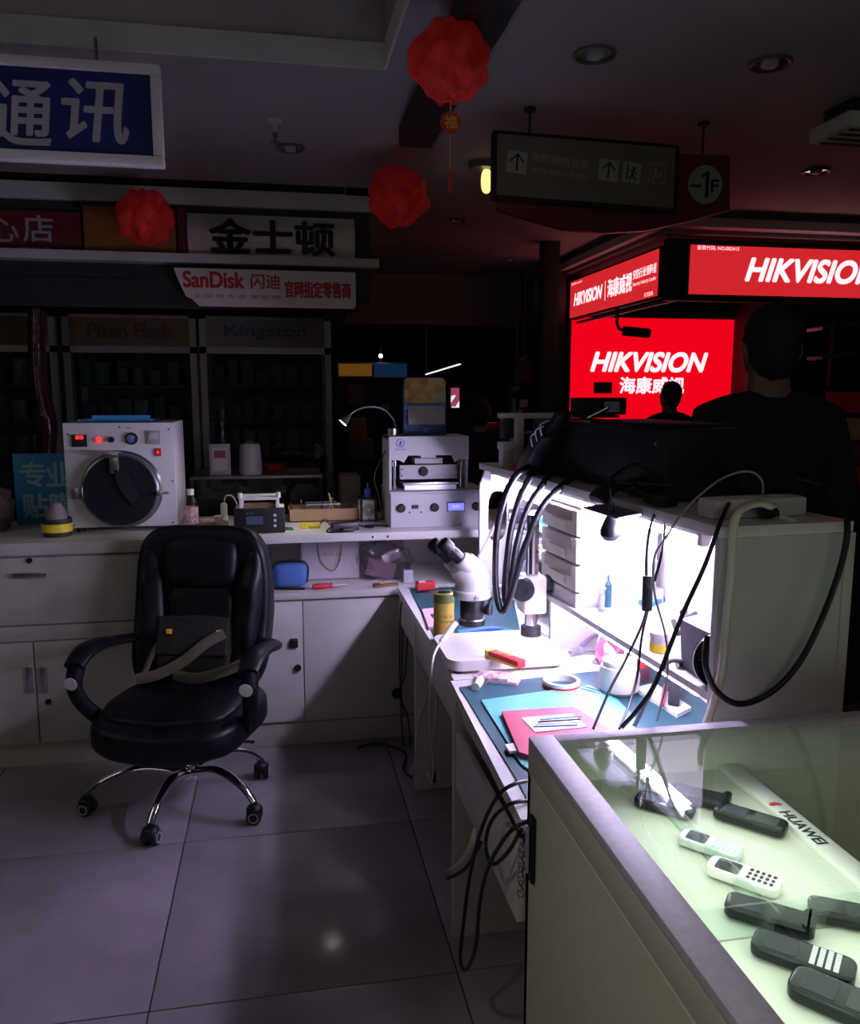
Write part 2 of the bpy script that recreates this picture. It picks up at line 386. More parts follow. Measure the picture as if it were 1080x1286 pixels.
# header signs
yh = 4.97
def face(name, label, pa, pb, m, y=yh, th=.03, cat='sign'):
    t = thing(name, label, cat, (0, y, 0)); a = P(*pa, Y=y); b = P(*pb, Y=y)
    B().mm((a.x, 0, b.z), (b.x, th, a.z), .004).build('sign_face', m, t); return t, a, b
t, a, b = face('shop_sign', 'maroon header sign reading 心店 at the left edge', (-160, 257), (103, 320), 'maroon')
q = P(30, 303, Y=yh); text('店', 'chalk', t, (q.x, -.002, q.z), h=.14, w=.155, bold=.002)
q = P(-8, 303, Y=yh); text('心', 'chalk', t, (q.x-.02, -.002, q.z), h=.125, w=.15, bold=.002)
q = P(24, 316, Y=yh); text('授权店', 'chalk', t, (q.x, -.002, q.z), h=.03, w=.17)
t, a, b = face('shop_sign', 'plain orange header sign behind the red paper ball', (103, 258), (222, 322), 'orange')
t, a, b = face('shop_sign', 'narrow dark red header panel left of the white 金士顿 sign', (222, 260), (236, 324), 'maroon')
# white curved sign
a = P(233, 263, Y=4.9); b = P(447, 328, Y=4.9)
t = thing('shop_sign', 'white bulging header sign with large black 金士顿 characters', 'sign', (a.x, 4.9, b.z))
w_, h_ = b.x-a.x, a.z-b.z
bb = B(); n = 12; prof = [(.09 - .05*math.sin(PI*i/n), h_*i/n) for i in range(n+1)]
bb.prism([(y_, z_) for y_, z_ in prof] + [(.11, h_), (.11, 0)], w_, Matrix(((0, 1, 0, 0), (1, 0, 0, 0), (0, 0, 1, 0), (0, 0, 0, 1))))
bb.build('sign_face', mat('white_sign_skin', (.85, .79, .76), .25, var=.08), t)
text('金士顿', 'ink', t, (w_*.5, .035, h_*.12), h=h_*.74, w=w_*.74, bold=.007, align='CENTER')
# hanging banner
yb = 4.86
a = P(218, 336, Y=yb); b = P(447, 388, Y=yb)
t = thing('shop_banner', 'white rounded banner with red SanDisk lettering under the white ledge', 'banner', (a.x, yb, b.z))
w_, h_ = b.x-a.x, a.z-b.z
poly = [(0, h_), (.02, h_*.7), (.06, h_*.25), (.09, .04), (.13, .0), (w_-.01, .0), (w_, .02), (w_, h_)]
B().prism(poly, .02).build('sign_face', mat('banner_skin', (.80, .75, .74), .3, var=.1), t)
text('SanDisk', 'inkr', t, (.05, -.002, h_*.50), h=.085, w=.33, bold=.004)
text('闪迪', 'inkr', t, (.42, -.002, h_*.50), h=.08, w=.165, bold=.002)
text('官网指定零售商', 'inkr', t, (.61, -.002, h_*.28), h=.09, w=.375, bold=.003)
text('全 球 领 先 存 储 品 牌', 'inkr', t, (.10, -.002, h_*.22), h=.022, w=.48)

# directory sign
t = thing('directory_sign', 'hanging olive and maroon directory sign with arrows and -1F disc', 'sign', (0, 3.37, 0))
yy = 3.37
def Q(px, py): q = P(px, py, Y=yy); return (q.x, q.z)
B().prism([Q(628, 262), Q(660, 272), Q(710, 286), Q(760, 291), Q(815, 288), Q(870, 276), Q(921, 262), Q(921, 193), Q(845, 190), Q(628, 180)], .03).build('back_panel', mat('maroon_gloss', (.17, .012, .02), .35), t, (0, .03, 0))
B().prism([Q(619, 165), Q(851, 184), Q(848, 268), Q(618, 250)], .05).build('panel', M['ink'], t, (0, -.02, 0))
B().prism([Q(623, 170), Q(845, 188), Q(842, 263), Q(622, 246)], .004).build('sign_face', 'olive', t, (0, -.024, 0))
tilt = -math.atan2(18, 222)
def dq(px, py, dy=-.026): q = P(px, py, Y=yy); return (q.x, dy, q.z)
pale = mat('pale_sign_print', (.40, .40, .36), .5)
def sq(px, py, s, m=pale, nm='pictogram'):
    q = P(px, py, Y=yy); return B().box((0, 0, 0), (s, .002, s), .0).build(nm, m, t, (q.x, -.0255, q.z), (0, -tilt, 0))
def arrow(par):
    B().box((0, -.002, 0), (.008, .001, .065)).box((-.014, -.002, .017), (.006, .001, .045), rot=(0, R(45), 0)).box((.014, -.002, .017), (.006, .001, .045), rot=(0, R(-45), 0)).build('arrow', 'ink', par)
for px, py in ((647, 206), (761, 216)): arrow(sq(px, py, .085))
s1 = sq(790, 219, .08)
B().box((-.02, -.002, 0), (.006, .001, .06)).box((.008, -.002, .018), (.012, .001, .012)).box((.004, -.002, 0), (.007, .001, .03), rot=(0, R(15), 0)).box((.012, -.002, -.018), (.006, .001, .026), rot=(0, R(-30), 0)).box((-.003, -.002, -.018), (.006, .001, .026), rot=(0, R(30), 0)).box((.008, -.002, .004), (.03, .001, .005), rot=(0, R(20), 0)).build('runner', 'ink', s1)
s2 = sq(821, 220, .08, 'olive'); 
B().box((-.03, -.002, 0), (.003, .001, .075)).box((.037, -.002, 0), (.003, .001, .075)).box((0, -.002, .037), (.07, .001, .003)).box((0, -.002, -.037), (.07, .001, .003)).box((-.005, -.003, .01), (.008, .001, .03)).box((.006, -.003, -.012), (.02, .001, .006), rot=(0, R(30), 0)).box((.018, -.003, 0), (.01, .001, .01)).box((-.012, -.003, -.018), (.006, .001, .03), rot=(0, R(20), 0)).build('runner', pale, s2)
text('维修/网络监控', pale, t, dq(664, 204), h=.035, w=.25, rot=(PI/2, -tilt, 0))
text('SERVICE NETWORK MONITOR', pale, t, dq(664, 218), h=.018, w=.25, rot=(PI/2, -tilt, 0))
q = P(889, 230, Y=yy)
disc = B().cyl((0, 0, 0), (0, -.006, 0), .08, n=36).build('disc', pale, t, (q.x, .028, q.z))
B().box((.008, -.0075, 0), (.017, .001, .105)).box((-.005, -.0075, .04), (.03, .001, .010), rot=(0, R(-40), 0)).build('figure_one', 'ink', disc)
text('F', 'ink', disc, (.026, -.0085, -.03), h=.050, w=.034, bold=.002)
B().box((-.044, -.0085, -.008), (.052, .001, .010)).build('minus_mark', 'ink', disc)
for px, py, z in ((665, 168, 0), (888, 192, .04)):
    q = P(px, py, Y=yy); B().cyl((q.x, z, q.z), (q.x, z, ZC), .005).cyl((q.x, z, ZC-.012), (q.x, z, ZC), .025).build('hanging_rod', 'dark', t)

# ================================================================== RED PAPER BALLS
def paper_ball(loc, r, label, seed, cord):
    t = thing('paper_flower_ball', label, 'decoration', loc)
    b = B(); nu, nv = 72, 30; rows = []
    for j in range(nv+1):
        th = PI*j/nv; row = []
        for i in range(nu):
            ph = 2*PI*i/nu
            w = .13*math.sin(7*ph + 2.2*math.sin(3*th+seed)) + .09*math.sin(5*th+4*ph+seed) + .02*math.sin(17*ph+8*th)
            n3 = noise.noise(Vector((math.sin(th)*math.cos(ph), math.sin(th)*math.sin(ph), math.cos(th)))*3.1+Vector((seed, 0, 0)))*.22
            rr = r*(.95 + .62*(w+n3)*math.sin(th)**.5)
            row.append((rr*math.sin(th)*math.cos(ph), rr*math.sin(th)*math.sin(ph), rr*math.cos(th)*.98))
        rows.append([b.bm.verts.new(row[0])] if j in (0, nv) else [b.bm.verts.new(p) for p in row])
    for a, c_ in zip(rows, rows[1:]):
        for i in range(nu):
            k = (i+1) % nu
            b.bm.faces.new([a[0], c_[k], c_[i]] if len(a) == 1 else [a[i], a[k], c_[0]] if len(c_) == 1 else [a[i], a[k], c_[k], c_[i]])
    b.build('paper_ball', 'crepe', t, sharp=60)
    B().cyl((0, 0, r*.85), (0, 0, cord-loc[2]), .0015, n=6).build('cord', 'red', t)
    return t
p = P(566, 78, Y=2.45); big = paper_ball(p, .112, 'large red paper ball with a gold charm and tassel below', 1.3, ZC)
B().cyl((0, 0, -.10), (0, 0, -.14), .0015, n=6).cyl((0, 0, -.19), (0, 0, -.30), .001, n=6).build('string', 'gold', big)
ch = B().cyl((0, .004, -.165), (0, -.004, -.165), .032, n=8).build('charm', 'inkr', big)
text('福', 'gold', ch, (0, -.0045, -.182), h=.034, w=.036, align='CENTER', bold=.001)
B().lathe([(.002, -.30), (.007, -.305), (.006, -.33), (.009, -.36), (0, -.36)], n=10).build('tassel', 'inkr', big)
paper_ball(P(500, 247, Y=4.0), .142, 'red paper ball hanging between the white sign and the directory sign', 4.1, ZC)
paper_ball(P(183, 273, Y=4.6), .142, 'red paper ball hanging in front of the orange header sign', 7.7, 2.72)

# ================================================================== RED SECURITY STALL
ys = 5.2
def sign_text_side(par, s, m, u, z, h, w, L0, L1, shear=0, bold=0):
    pass
Ax, Ay = 2.55, 5.2        # near corner of the side sign
zt_, zb_ = 2.525, 2.19
t = thing('stall_sign', 'long lit red HIKVISION side sign facing the repair counters', 'sign', (2.50, 5.2, 0), R(-90))
Ln = 1.72     # local x runs away from the camera when rotated; place so that text reads left(far) -> right(near)
t.rotation_euler = (0, 0, R(-90)); t.location = (2.52, 5.22+Ln, 0)
B().mm((0, 0, zb_), (Ln, .06, zt_), .004).build('light_box', 'ink', t)
B().mm((.02, -.004, zb_+.015), (Ln-.02, 0, zt_-.015)).build('sign_face', 'hikred', t)
text('HIKVISION', 'hikw', t, (.12, -.006, 2.30), h=.10, w=.62, shear=.3, bold=.005)
B().box((.80, -.0055, 2.345), (.004, .002, .15)).build('divider', 'hikw', t)
text('海康威视', 'hikw', t, (.85, -.006, 2.285), h=.135, w=.44, bold=.0028)
text('安防行业领跑者', 'hikw', t, (1.31, -.006, 2.36), h=.065, w=.37, bold=.0006)
text('Security Industry Leader', 'hikw', t, (1.31, -.006, 2.305), h=.035, w=.37)
text('股票代码: NO.002415', 'hikw', t, (.05, -.006, 2.475), h=.02, w=.25)
text('天河直销', 'hikw', t, (1.5, -.006, 2.215), h=.03, w=.14)
t = thing('stall_sign', 'lit red HIKVISION front sign running out of the frame', 'sign', (0, 5.12, 0))
B().mm((2.53, 0, 2.165), (4.6, .08, 2.56), .004).build('light_box', 'ink', t)
B().mm((2.68, -.004, 2.205), (4.58, 0, 2.52)).build('sign_face', 'hikred', t)
q = P(938, 350, Y=5.1); text('HIKVISION', 'hikw', t, (q.x, -.006, q.z-.01), h=.145, w=1.0, shear=.3, bold=.008)
q = P(877, 313, Y=5.1); text('股票代码: NO.002415', 'hikw', t, (q.x, -.006, q.z), h=.028, w=.30)
struct(B().mm((2.46, 5.05, 2.575), (4.8, 7.3, 2.70)).build('trim_6', 'ceil2'))
struct(B().mm((2.40, 4.95, 2.60), (4.9, 5.06, 2.66), .01).mm((2.40, 5.05, 2.60), (2.47, 7.3, 2.66), .01).build('trim_7', 'trim'))
struct(B().mm((2.60, 5.20, 2.165), (2.64, 7.0, 2.185)).build('trim_8', 'pinkl'))
struct(B().mm((2.45, 7.12, 0), (4.9, 7.2, 2.7)).build('wall_stall', 'vdark'))
struct(B().mm((4.13, 6.3, 0), (4.2, 7.12, 2.6)).build('wall_stall_side', 'dark'))
struct(B().mm((4.08, 7.02, .9), (4.13, 7.12, 2.4)).build('trim_9', 'maroon'))
struct(B().mm((2.33, 6.9, 0), (2.47, 7.05, 2.7)).build('pillar_stall', 'dark'))
# video wall
a = P(718, 398, Y=7.0); b = P(920, 560, Y=7.0)
t = thing('video_wall', 'big glowing red HIKVISION video wall at the back of the stall', 'screen', (a.x, 7.0, b.z))
w_, h_ = b.x-a.x, a.z-b.z
B().mm((-.03, 0, -.03), (w_+.03, .08, h_+.03), .005).build('bezel', 'ink', t)
B().mm((0, -.003, 0), (w_, 0, h_)).build('screen', 'hikred2', t)
q = P(742, 466, Y=7.0); text('HIKVISION', 'hikw', t, (q.x-a.x, -.006, q.z-b.z), h=.165, w=1.12, shear=.3, bold=.010)
q = P(778, 494, Y=7.0); text('海康威视', 'hikw', t, (q.x-a.x, -.006, q.z-b.z), h=.145, w=.62, bold=.005)
# things seen as silhouettes before the screen
def blob_shelf(px, py, wpx, hpx, label, Y=6.6):
    a = P(px, py, Y=Y)
    s_ = wpx*Y/1030
    t = thing('display_camera', label, 'camera', (a.x, Y, a.z))
    B().box((0, 0, .0), (s_*.8, .1, hpx*Y/1030*.8), .02, rot=(0, R(-8), 0)).build('housing', 'maroon', t)
    B().cyl((s_*.3, -.05, 0), (s_*.42, -.09, 0), .03).build('lens', 'ink', t)
    B().cyl((0, 0, -.02), (0, .0, -a.z+.02 if False else -.12), .012).build('bracket', 'ink', t)
    return t
# desk of the stall
t = thing('stall_counter', 'dark stall counter in front of the glowing red screen', 'counter', (3.3, 6.60, 0))
B().mm((-.7, -.25, 0), (.76, .25, 1.22), .01).build('body', 'vdark', t); B().mm((-.72, -.3, 1.22), (.78, .3, 1.26), .008).build('top', 'dark', t)
p = P(756, 487, Y=6.95)
t = thing('screen_plaque', 'small dark red plaque before the lower left of the red screen', 'plaque', (p.x, 6.93, p.z))
B().box((0, 0, 0), (.17, .012, .10), .004).build('plate', 'maroon', t); B().cyl((0, .01, 0), (0, .07, 0), .02).build('mount', 'ink', t)
p = P(714, 412, Y=5.6)
t = thing('security_camera', 'small bullet security camera on an arm beside the red screen', 'camera', (p.x+.03, 5.6, p.z))
B().cyl((-.09, .02, .0), (.09, -.04, -.02), .035).build('housing', 'ink', t); B().cyl((.08, -.037, -.019), (.10, -.043, -.021), .028).build('lens', 'black', t); B().tube([(-.05, 0, 0), (-.08, .1, .02), (-.06, .2, .08)], .012).build('arm', 'ink', t); B().cyl((-.06, .2, .07), (-.06, .2, 2.19-p.z), .012).build('post', 'ink', t)
t.location = (2.60, 5.75, p.z)

# red boxes stacked at the far right
for k, (px, py, m, l) in enumerate(((1068, 505, 'inkr', 'topmost red carton stacked at the right edge behind the person'), (1066, 538, 'card', 'brown carton under the topmost red carton at the right edge'), (1068, 566, 'maroon', 'dark red carton third down at the right edge'), (1070, 596, 'inkr', 'lowest red carton in view at the right edge'))):
    p = P(px, py, Y=3.6)
    t = thing('carton', l, 'box', (p.x+.1, 3.6, p.z)); B().box((0, 0, 0), (.30+.02*k, .25, .10), .003).build('box', m, t); B().box((0, -.1255, 0), (.12, .001, .06)).build('sticker', 'pinkl', t)
p = P(1068, 610, Y=3.6)
t = thing('side_shelf', 'dark shelf unit holding the cartons at the right edge', 'shelf', (p.x+.12, 3.62, 0)); B().mm((-.2, -.14, 0), (.3, .2, p.z-.01), .005).build('body', 'vdark', t)
# wall of dim goods behind
for k, (px, py, w_, m, l) in enumerate(((1062, 408, .55, 'alum', 'pale slanted shelf board behind the big standing person'), (1058, 445, .5, 'green', 'dim green lit packet row behind the big standing person'))):
    p = P(px, py, Y=5.9); t = thing('wall_shelf', l, 'shelf', (p.x, 5.9, p.z)); B().box((0, 0, 0), (w_, .2, .03), .003, rot=(0, R(-8), 0)).build('board', m, t); B().box((0, .12, -.1), (.05, .05, .3)).build('bracket', 'vdark', t)

# ================================================================== FAR HALL
def farbox(name, label, cat, px0, py0, px1, py1, Y, m, m2=None, dep=.1, part='panel', sup_=None):
    a = P(px0, py0, Y=Y); b = P(px1, py1, Y=Y)
    t = thing(name, label, cat, ((a.x+b.x)/2, Y, b.z)); w_, h_ = b.x-a.x, a.z-b.z
    B().mm((-w_/2, 0, 0), (w_/2, dep, h_), .004).build(part, m, t)
    if sup_ == 'hang': B().mm((-w_*.3, dep*.3, h_), (-w_*.3+.02, dep*.6, 2.70-b.z)).build('hanger', 'vdark', t)
    if sup_ == 'stand': B().mm((-w_*.4, dep*.1, -b.z), (w_*.4, dep*.9, 0)).build('stand', 'vdark', t)
    if m2: B().mm((-w_/2+.03*w_, -.004, h_*.1), (w_/2-.03*w_, 0, h_*.9)).build('print', m2, t)
    return t
t = farbox('far_stall_sign', 'small lit orange sign of the far stall', 'sign', 424, 455, 468, 474, 9, M['trim'], mat('orange_print', (.5, .2, .02), .5, emit=.10, ecol=(1, .4, .05)), sup_='hang')
t = farbox('far_stall_sign', 'small dim blue sign beside the far orange sign', 'sign', 469, 455, 512, 475, 9, M['trim'], mat('blue_print', (.02, .1, .4), .5, emit=.05, ecol=(.05, .3, .9)), sup_='hang')
t = farbox('lit_poster', 'bright white lit poster in the far hall right of the blue box', 'poster', 566, 484, 577, 515, 11, M['ink'], stripes('poster_print', [(.9, .9, .85), (.3, .05, .1), (.8, .85, .9), (.1, .1, .12)], 9, emit=1.0), sup_='stand')
t = farbox('far_cabinet', 'dark goods cabinet far behind under the orange sign', 'cabinet', 428, 480, 470, 640, 8.9, 'dark', sup_='stand')
t = farbox('far_cabinet', 'dark cabinet behind the gooseneck lamp in the far hall', 'cabinet', 472, 492, 512, 640, 9.2, 'vdark', sup_='stand')
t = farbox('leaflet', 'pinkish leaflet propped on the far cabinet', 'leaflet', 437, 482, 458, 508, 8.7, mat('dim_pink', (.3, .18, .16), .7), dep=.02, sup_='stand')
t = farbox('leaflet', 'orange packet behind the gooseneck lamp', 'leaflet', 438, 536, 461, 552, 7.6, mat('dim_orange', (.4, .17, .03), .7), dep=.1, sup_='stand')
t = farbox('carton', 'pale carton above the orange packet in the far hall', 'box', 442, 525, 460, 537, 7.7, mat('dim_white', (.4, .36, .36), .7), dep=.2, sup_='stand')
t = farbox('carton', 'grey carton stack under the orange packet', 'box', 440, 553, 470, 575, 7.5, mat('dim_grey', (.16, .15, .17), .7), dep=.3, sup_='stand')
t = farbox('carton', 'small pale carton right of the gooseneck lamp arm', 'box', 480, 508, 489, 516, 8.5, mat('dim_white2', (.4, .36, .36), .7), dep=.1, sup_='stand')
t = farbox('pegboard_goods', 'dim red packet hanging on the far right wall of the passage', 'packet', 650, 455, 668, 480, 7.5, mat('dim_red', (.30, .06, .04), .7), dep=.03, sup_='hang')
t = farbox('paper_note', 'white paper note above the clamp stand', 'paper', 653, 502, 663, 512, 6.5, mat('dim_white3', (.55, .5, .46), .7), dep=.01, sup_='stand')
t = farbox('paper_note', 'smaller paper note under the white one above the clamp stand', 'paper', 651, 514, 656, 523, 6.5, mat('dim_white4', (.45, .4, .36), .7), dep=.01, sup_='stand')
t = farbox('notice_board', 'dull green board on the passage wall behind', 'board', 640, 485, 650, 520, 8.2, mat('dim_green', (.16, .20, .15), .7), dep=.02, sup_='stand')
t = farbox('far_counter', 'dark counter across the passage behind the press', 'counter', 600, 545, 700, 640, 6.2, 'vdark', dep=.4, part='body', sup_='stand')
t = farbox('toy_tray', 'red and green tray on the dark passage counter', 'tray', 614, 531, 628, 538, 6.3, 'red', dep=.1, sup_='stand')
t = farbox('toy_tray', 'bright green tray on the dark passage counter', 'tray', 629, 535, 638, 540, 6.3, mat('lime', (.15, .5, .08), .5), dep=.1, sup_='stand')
p0, p1 = P(535, 470, Y=12), P(578, 457, Y=10.5)
t = thing('tube_reflection', 'slanting glowing bar drawn as a fluorescent reflection in the far hall', 'ceiling light', p0)  # reflection of a fluorescent light, put in as a glowing bar
B().cyl((0, 0, 0), p1-p0, .012).build('tube', mat('far_reflection_glow', (1, 1, 1), .5, emit=1.1, ecol=(.95, .95, 1)), t)
B().cyl((0, 0, .03), (p1-p0)+Vector((0, 0, .03)), .03, n=8).build('housing', 'dark', t); B().cyl((0, 0, .03), (0, 0, 2.7-p0.z), .015, n=8).build('hanger', 'dark', t)
p0 = P(478, 447, Y=9)
t = thing('spot_lamp', 'tiny bright spot lamp above the far orange sign', 'ceiling light', p0)
B().sup((0, 0, 0), (.045, .045, .045), 1, 1).build('bulb', mat('spot_bulb', (1, 1, 1), .5, emit=4), t); B().cyl((0, .02, .02), (0, .02, .3), .012).build('stem', 'dark', t)
# lamp row on the right of the passage
t = thing('passage_post', 'dark steel post at the corner of the passage left of the red screen', 'post', (2.0, 6.1, 0))
B().mm((0, 0, 0), (.13, .12, 2.7), .005).build('post', 'dark', t)
for k, (px, py) in enumerate(((658, 452), (648, 490))):
    p = P(px, py, Y=7.2); t = thing('track_lamp', ['small unlit track lamp above the red packet', 'small unlit track lamp below the red packet'][k], 'lamp', p)
    B().cyl((-.04, 0, 0), (.04, -.02, .02), .02).build('head', 'alum', t); B().cyl((0, 0, 0), (0, .0, 2.695-p.z), .006, n=8).build('arm', 'alum', t)

# ================================================================== TALL SHOWCASES
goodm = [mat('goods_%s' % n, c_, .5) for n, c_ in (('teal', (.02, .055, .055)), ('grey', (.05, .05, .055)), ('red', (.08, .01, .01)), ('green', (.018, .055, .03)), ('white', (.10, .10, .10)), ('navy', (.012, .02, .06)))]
def showcase(px0, px1, label, title, tm, hm, where, seed, extra=None):
    Y = 5.3; a = P(px0, 395, Y=Y); b = P(px1, 395, Y=Y); w_ = b.x-a.x; H_ = 2.03
    t = thing('glass_showcase', label, 'showcase', (a.x, Y, 0))
    fr = B()
    for x in (0, w_-.04): fr.mm((x, 0, 0), (x+.04, .04, H_)); fr.mm((x, .41, 0), (x+.04, .45, H_))
    fr.mm((0, 0, 1.80), (w_, .03, 1.84)).mm((0, 0, 0), (w_, .45, .35)).mm((0, 0, H_-.02), (w_, .45, H_))
    fr.build('frame', 'alum', t)
    B().mm((.02, .43, .35), (w_-.02, .45, H_-.02)).build('back_panel', 'dark', t)
    B().mm((.02, .005, 1.84), (w_-.02, .03, H_-.02)).build('header', hm, t)
    if title: text(title, tm, t, (w_*.5, .003, 1.89), h=.085, w=w_*.62, align='CENTER', bold=.004, serif=True)
    B().mm((.04, .012, .35), (w_-.04, .018, 1.80)).build('glass_door', 'glassd', t)
    for z in (.65, .93, 1.15, 1.37, 1.59): B().mm((.04, .04, z), (w_-.04, .40, z+.012)).build('shelf', 'dark', t)
    rnd = random.Random(seed)
    for r_, z in enumerate((.942, 1.162, 1.382, 1.602)):
        n = int(w_/.115); g = where+[' lowest visible shelf', ' second shelf', ' third shelf', ' top shelf'][r_]
        for k in range(n):
            gw, gh = rnd.uniform(.055, .09), rnd.uniform(.09, .17)
            gm = rnd.randrange(6)
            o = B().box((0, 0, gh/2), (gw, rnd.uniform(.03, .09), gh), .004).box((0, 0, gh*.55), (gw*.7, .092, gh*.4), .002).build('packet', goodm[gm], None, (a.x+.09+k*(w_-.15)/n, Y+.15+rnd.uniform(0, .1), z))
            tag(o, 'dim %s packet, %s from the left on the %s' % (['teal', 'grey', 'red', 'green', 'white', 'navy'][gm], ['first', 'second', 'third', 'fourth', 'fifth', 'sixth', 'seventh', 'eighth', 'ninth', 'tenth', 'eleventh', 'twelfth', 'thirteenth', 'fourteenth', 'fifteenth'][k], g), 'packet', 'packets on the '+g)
    return t
sk = mat('dark_amber_header', (.10, .05, .012), .5, var=.3)
showcase(-170, 68, 'dark glass showcase cut off by the left edge', None, None, sk, 'left showcase', 1)
showcase(76, 245, 'dark glass showcase with amber header behind the round-door machine', 'Pisen Flash', mat('dim_dark_print', (.03, .015, .01), .5), sk, 'middle showcase', 2)
showcase(249, 415, 'glass showcase headed Kingston behind the counter', 'Kingston', mat('dim_navy_print', (.02, .03, .09), .5), mat('grey_header', (.13, .11, .11), .5), 'Kingston showcase', 3)
o = B().tube([(0, 0, -1.18), (0, 0, -.5), (0, 0, 0), (.01, 0, .2), (-.02, 0, .5), (.0, 0, .85)], [.05, .05, .05, .06, .045, .05], n=10).build('wrapped_post', mat('dark_red_film', (.05, .012, .018), .15, bump=.6, bscale=14), None, P(58, 560, Y=5.1) )
o.location.z = 1.18; tag(o, 'post wrapped in shiny dark red film between the two left showcases', 'post')
# low front showcase
a = P(238, 597, Y=4.4); b = P(405, 597, Y=4.4); w_ = b.x-a.x; H_ = 1.125
t = thing('low_showcase', 'low glass counter showcase with dark fruit mark behind the white box', 'showcase', (a.x, 4.4, 0))
B().mm((0, 0, 0), (w_, .45, .5)).mm((0, 0, .5), (.02, .02, H_-.02)).mm((w_-.02, 0, .5), (w_, .02, H_-.02)).mm((0, .43, .5), (w_, .45, H_-.02)).build('frame', 'dark', t)
B().mm((0, -.01, H_-.02), (w_, .45, H_-.005), .002).build('top_rail', 'alum', t)
B().mm((.02, .005, .5), (w_-.02, .011, H_-.02)).build('glass_front', 'glassd', t)
q = P(385, 625, Y=4.39)
ap = []
for i in range(40):
    th = 2*PI*i/40; r_ = .085*(1 - .16*math.exp(-((th-PI/2)/.25)**2) - .06*math.exp(-((th-3*PI/2)/.3)**2))
    x_, z_ = r_*math.cos(th)*1.02, r_*math.sin(th)
    d = math.hypot(x_-.115, z_-.01)
    if d < .05: x_ = .115 + (x_-.115)*.05/max(d, .001) if x_ < .115 else x_
    ap.append((x_, z_))
B().prism(ap, .002).prism([(0, .09), (.012, .115), (.035, .135), (.03, .11), (.012, .092)], .002).build('apple_mark', 'ink', t, (q.x-a.x, .001, q.z))
t = farbox('panel_box', 'pale cream upright panel right of the low showcase', 'panel', 428, 598, 453, 640, 4.3, mat('dull_cream', (.30, .29, .22), .7), dep=.2, sup_='stand')
# things on the low showcase
a = P(277, 597, Y=4.5)
t = thing('framed_card', 'small white framed card standing left of the white jug', 'card', (a.x, 4.5, 1.12))
B().mm((-.055, 0, 0), (.055, .015, .165), .003).build('frame', mat('dim_frame', (.30, .28, .27), .6), t)
B().mm((-.04, -.002, .02), (.04, 0, .145)).build('card', mat('dim_card', (.42, .40, .40), .6), t)
B().mm((-.03, -.003, .09), (.03, -.002, .13)).build('print', mat('dim_redprint', (.25, .06, .06), .6), t)
a = P(315, 597, Y=4.5)
t = thing('water_jug', 'pale jug standing right of the framed card', 'jug', (a.x, 4.5, 1.12))
B().lathe([(0, 0), (.058, 0), (.062, .02), (.055, .14), (.05, .165), (.045, .168), (0, .168)]).build('body', mat('dim_jug', (.34, .31, .30), .5), t)
B().lathe([(0, .168), (.03, .168), (.02, .18), (0, .183)], n=16).build('lid', 'alum', t)
a = P(345, 596, Y=4.62)
t = thing('red_bowl', 'dim red bowl right of the pale jug', 'bowl', (a.x, 4.62, 1.12)); B().lathe([(0, 0), (.03, 0), (.06, .03), (.07, .045), (.062, .045), (.03, .01), (0, .01)]).build('bowl', mat('dim_bowl', (.3, .02, .02), .5), t)

# ================================================================== WHITE COUNTER
yc, zc = 3.45, .957
t = thing('storage_counter', 'cream counter unit with one deep drawer over two doors', 'counter', (0, yc, 0))
xl, xr = -1.9, -.30
B().mm((xl, .04, .0), (xr, .60, .92)).build('body', 'cream', t)
B().mm((xl, .055, 0), (xr, .065, .10)).build('plinth', 'cream', t)
B().mm((xl, -.0, zc-.05), (xr+.018, .62, zc), .003).build('worktop', 'cream', t)
f = .04
dw = B().mm((-1.45, f-.02, .615), (xr-.01, f, .895), .002).build('drawer', 'cream', t)
hx = P(38, 722, Y=yc+.02)
B().mm((hx.x-.065, f-.035, hx.z-.012), (hx.x+.065, f-.02, hx.z+.012), .005).build('handle', 'steel', dw)
lk = P(37, 704, Y=yc+.02); B().cyl((lk.x, f-.02, lk.z), (lk.x, f-.026, lk.z), .011).build('lock', 'ink', dw)
B().mm((xl, f-.015, .545), (xr-.01, f, .608), .002).build('rail', 'cream', t)
dx = P(46, 870, Y=yc+.02).x
for s_, a0, a1 in ((-1, dx-.62, dx-.003), (1, dx+.003, dx+.62)):
    d = B().mm((a0, f-.02, .105), (min(a1, xr-.01), f, .54), .002).build('door', 'cream', t)
    q = P(38 if s_ < 0 else 56, 853, Y=yc+.02)
    B().mm((q.x-.014, f-.034, q.z-.055), (q.x+.014, f-.02, q.z+.055), .005).build('handle', 'steel', d)
    if s_ > 0: q = P(61, 881, Y=yc+.02); B().cyl((q.x, f-.02, q.z), (q.x, f-.026, q.z), .012).build('lock', 'ink', d)
t = thing('open_shelf_counter', 'white counter unit with an open shelf above two doors', 'counter', (0, yc, 0))
xl, xr = -.28, 1.25
zs = .70
B().mm((xl, .06, 0), (xr, .60, zs-.03)).mm((xl, .04, zs), (xl+.02, .60, .92)).mm((xr-.02, .04, zs), (xr, .60, .92)).mm((xl, .58, zs), (xr, .60, .92)).build('body', 'white', t)
B().mm((xl, 0, zc-.035), (xr, .62, zc), .003).build('worktop', 'white', t)
B().mm((xl, .02, zs-.03), (xr, .60, zs), .002).build('shelf', 'white', t)
dxs = P(382, 850, Y=yc+.04).x; dxe = P(502, 850, Y=yc+.04).x
d = B().mm((dxs-.42, .035, .115), (dxs-.002, .06, zs-.04), .002).build('door', 'white', t)
q = P(369, 807, Y=yc+.04); B().box((q.x, .03, q.z), (.036, .012, .042), .006).build('handle', 'ink', d)
q = P(374, 838, Y=yc+.04); B().cyl((q.x, .035, q.z), (q.x, .026, q.z), .015).build('lock', 'ink', d)
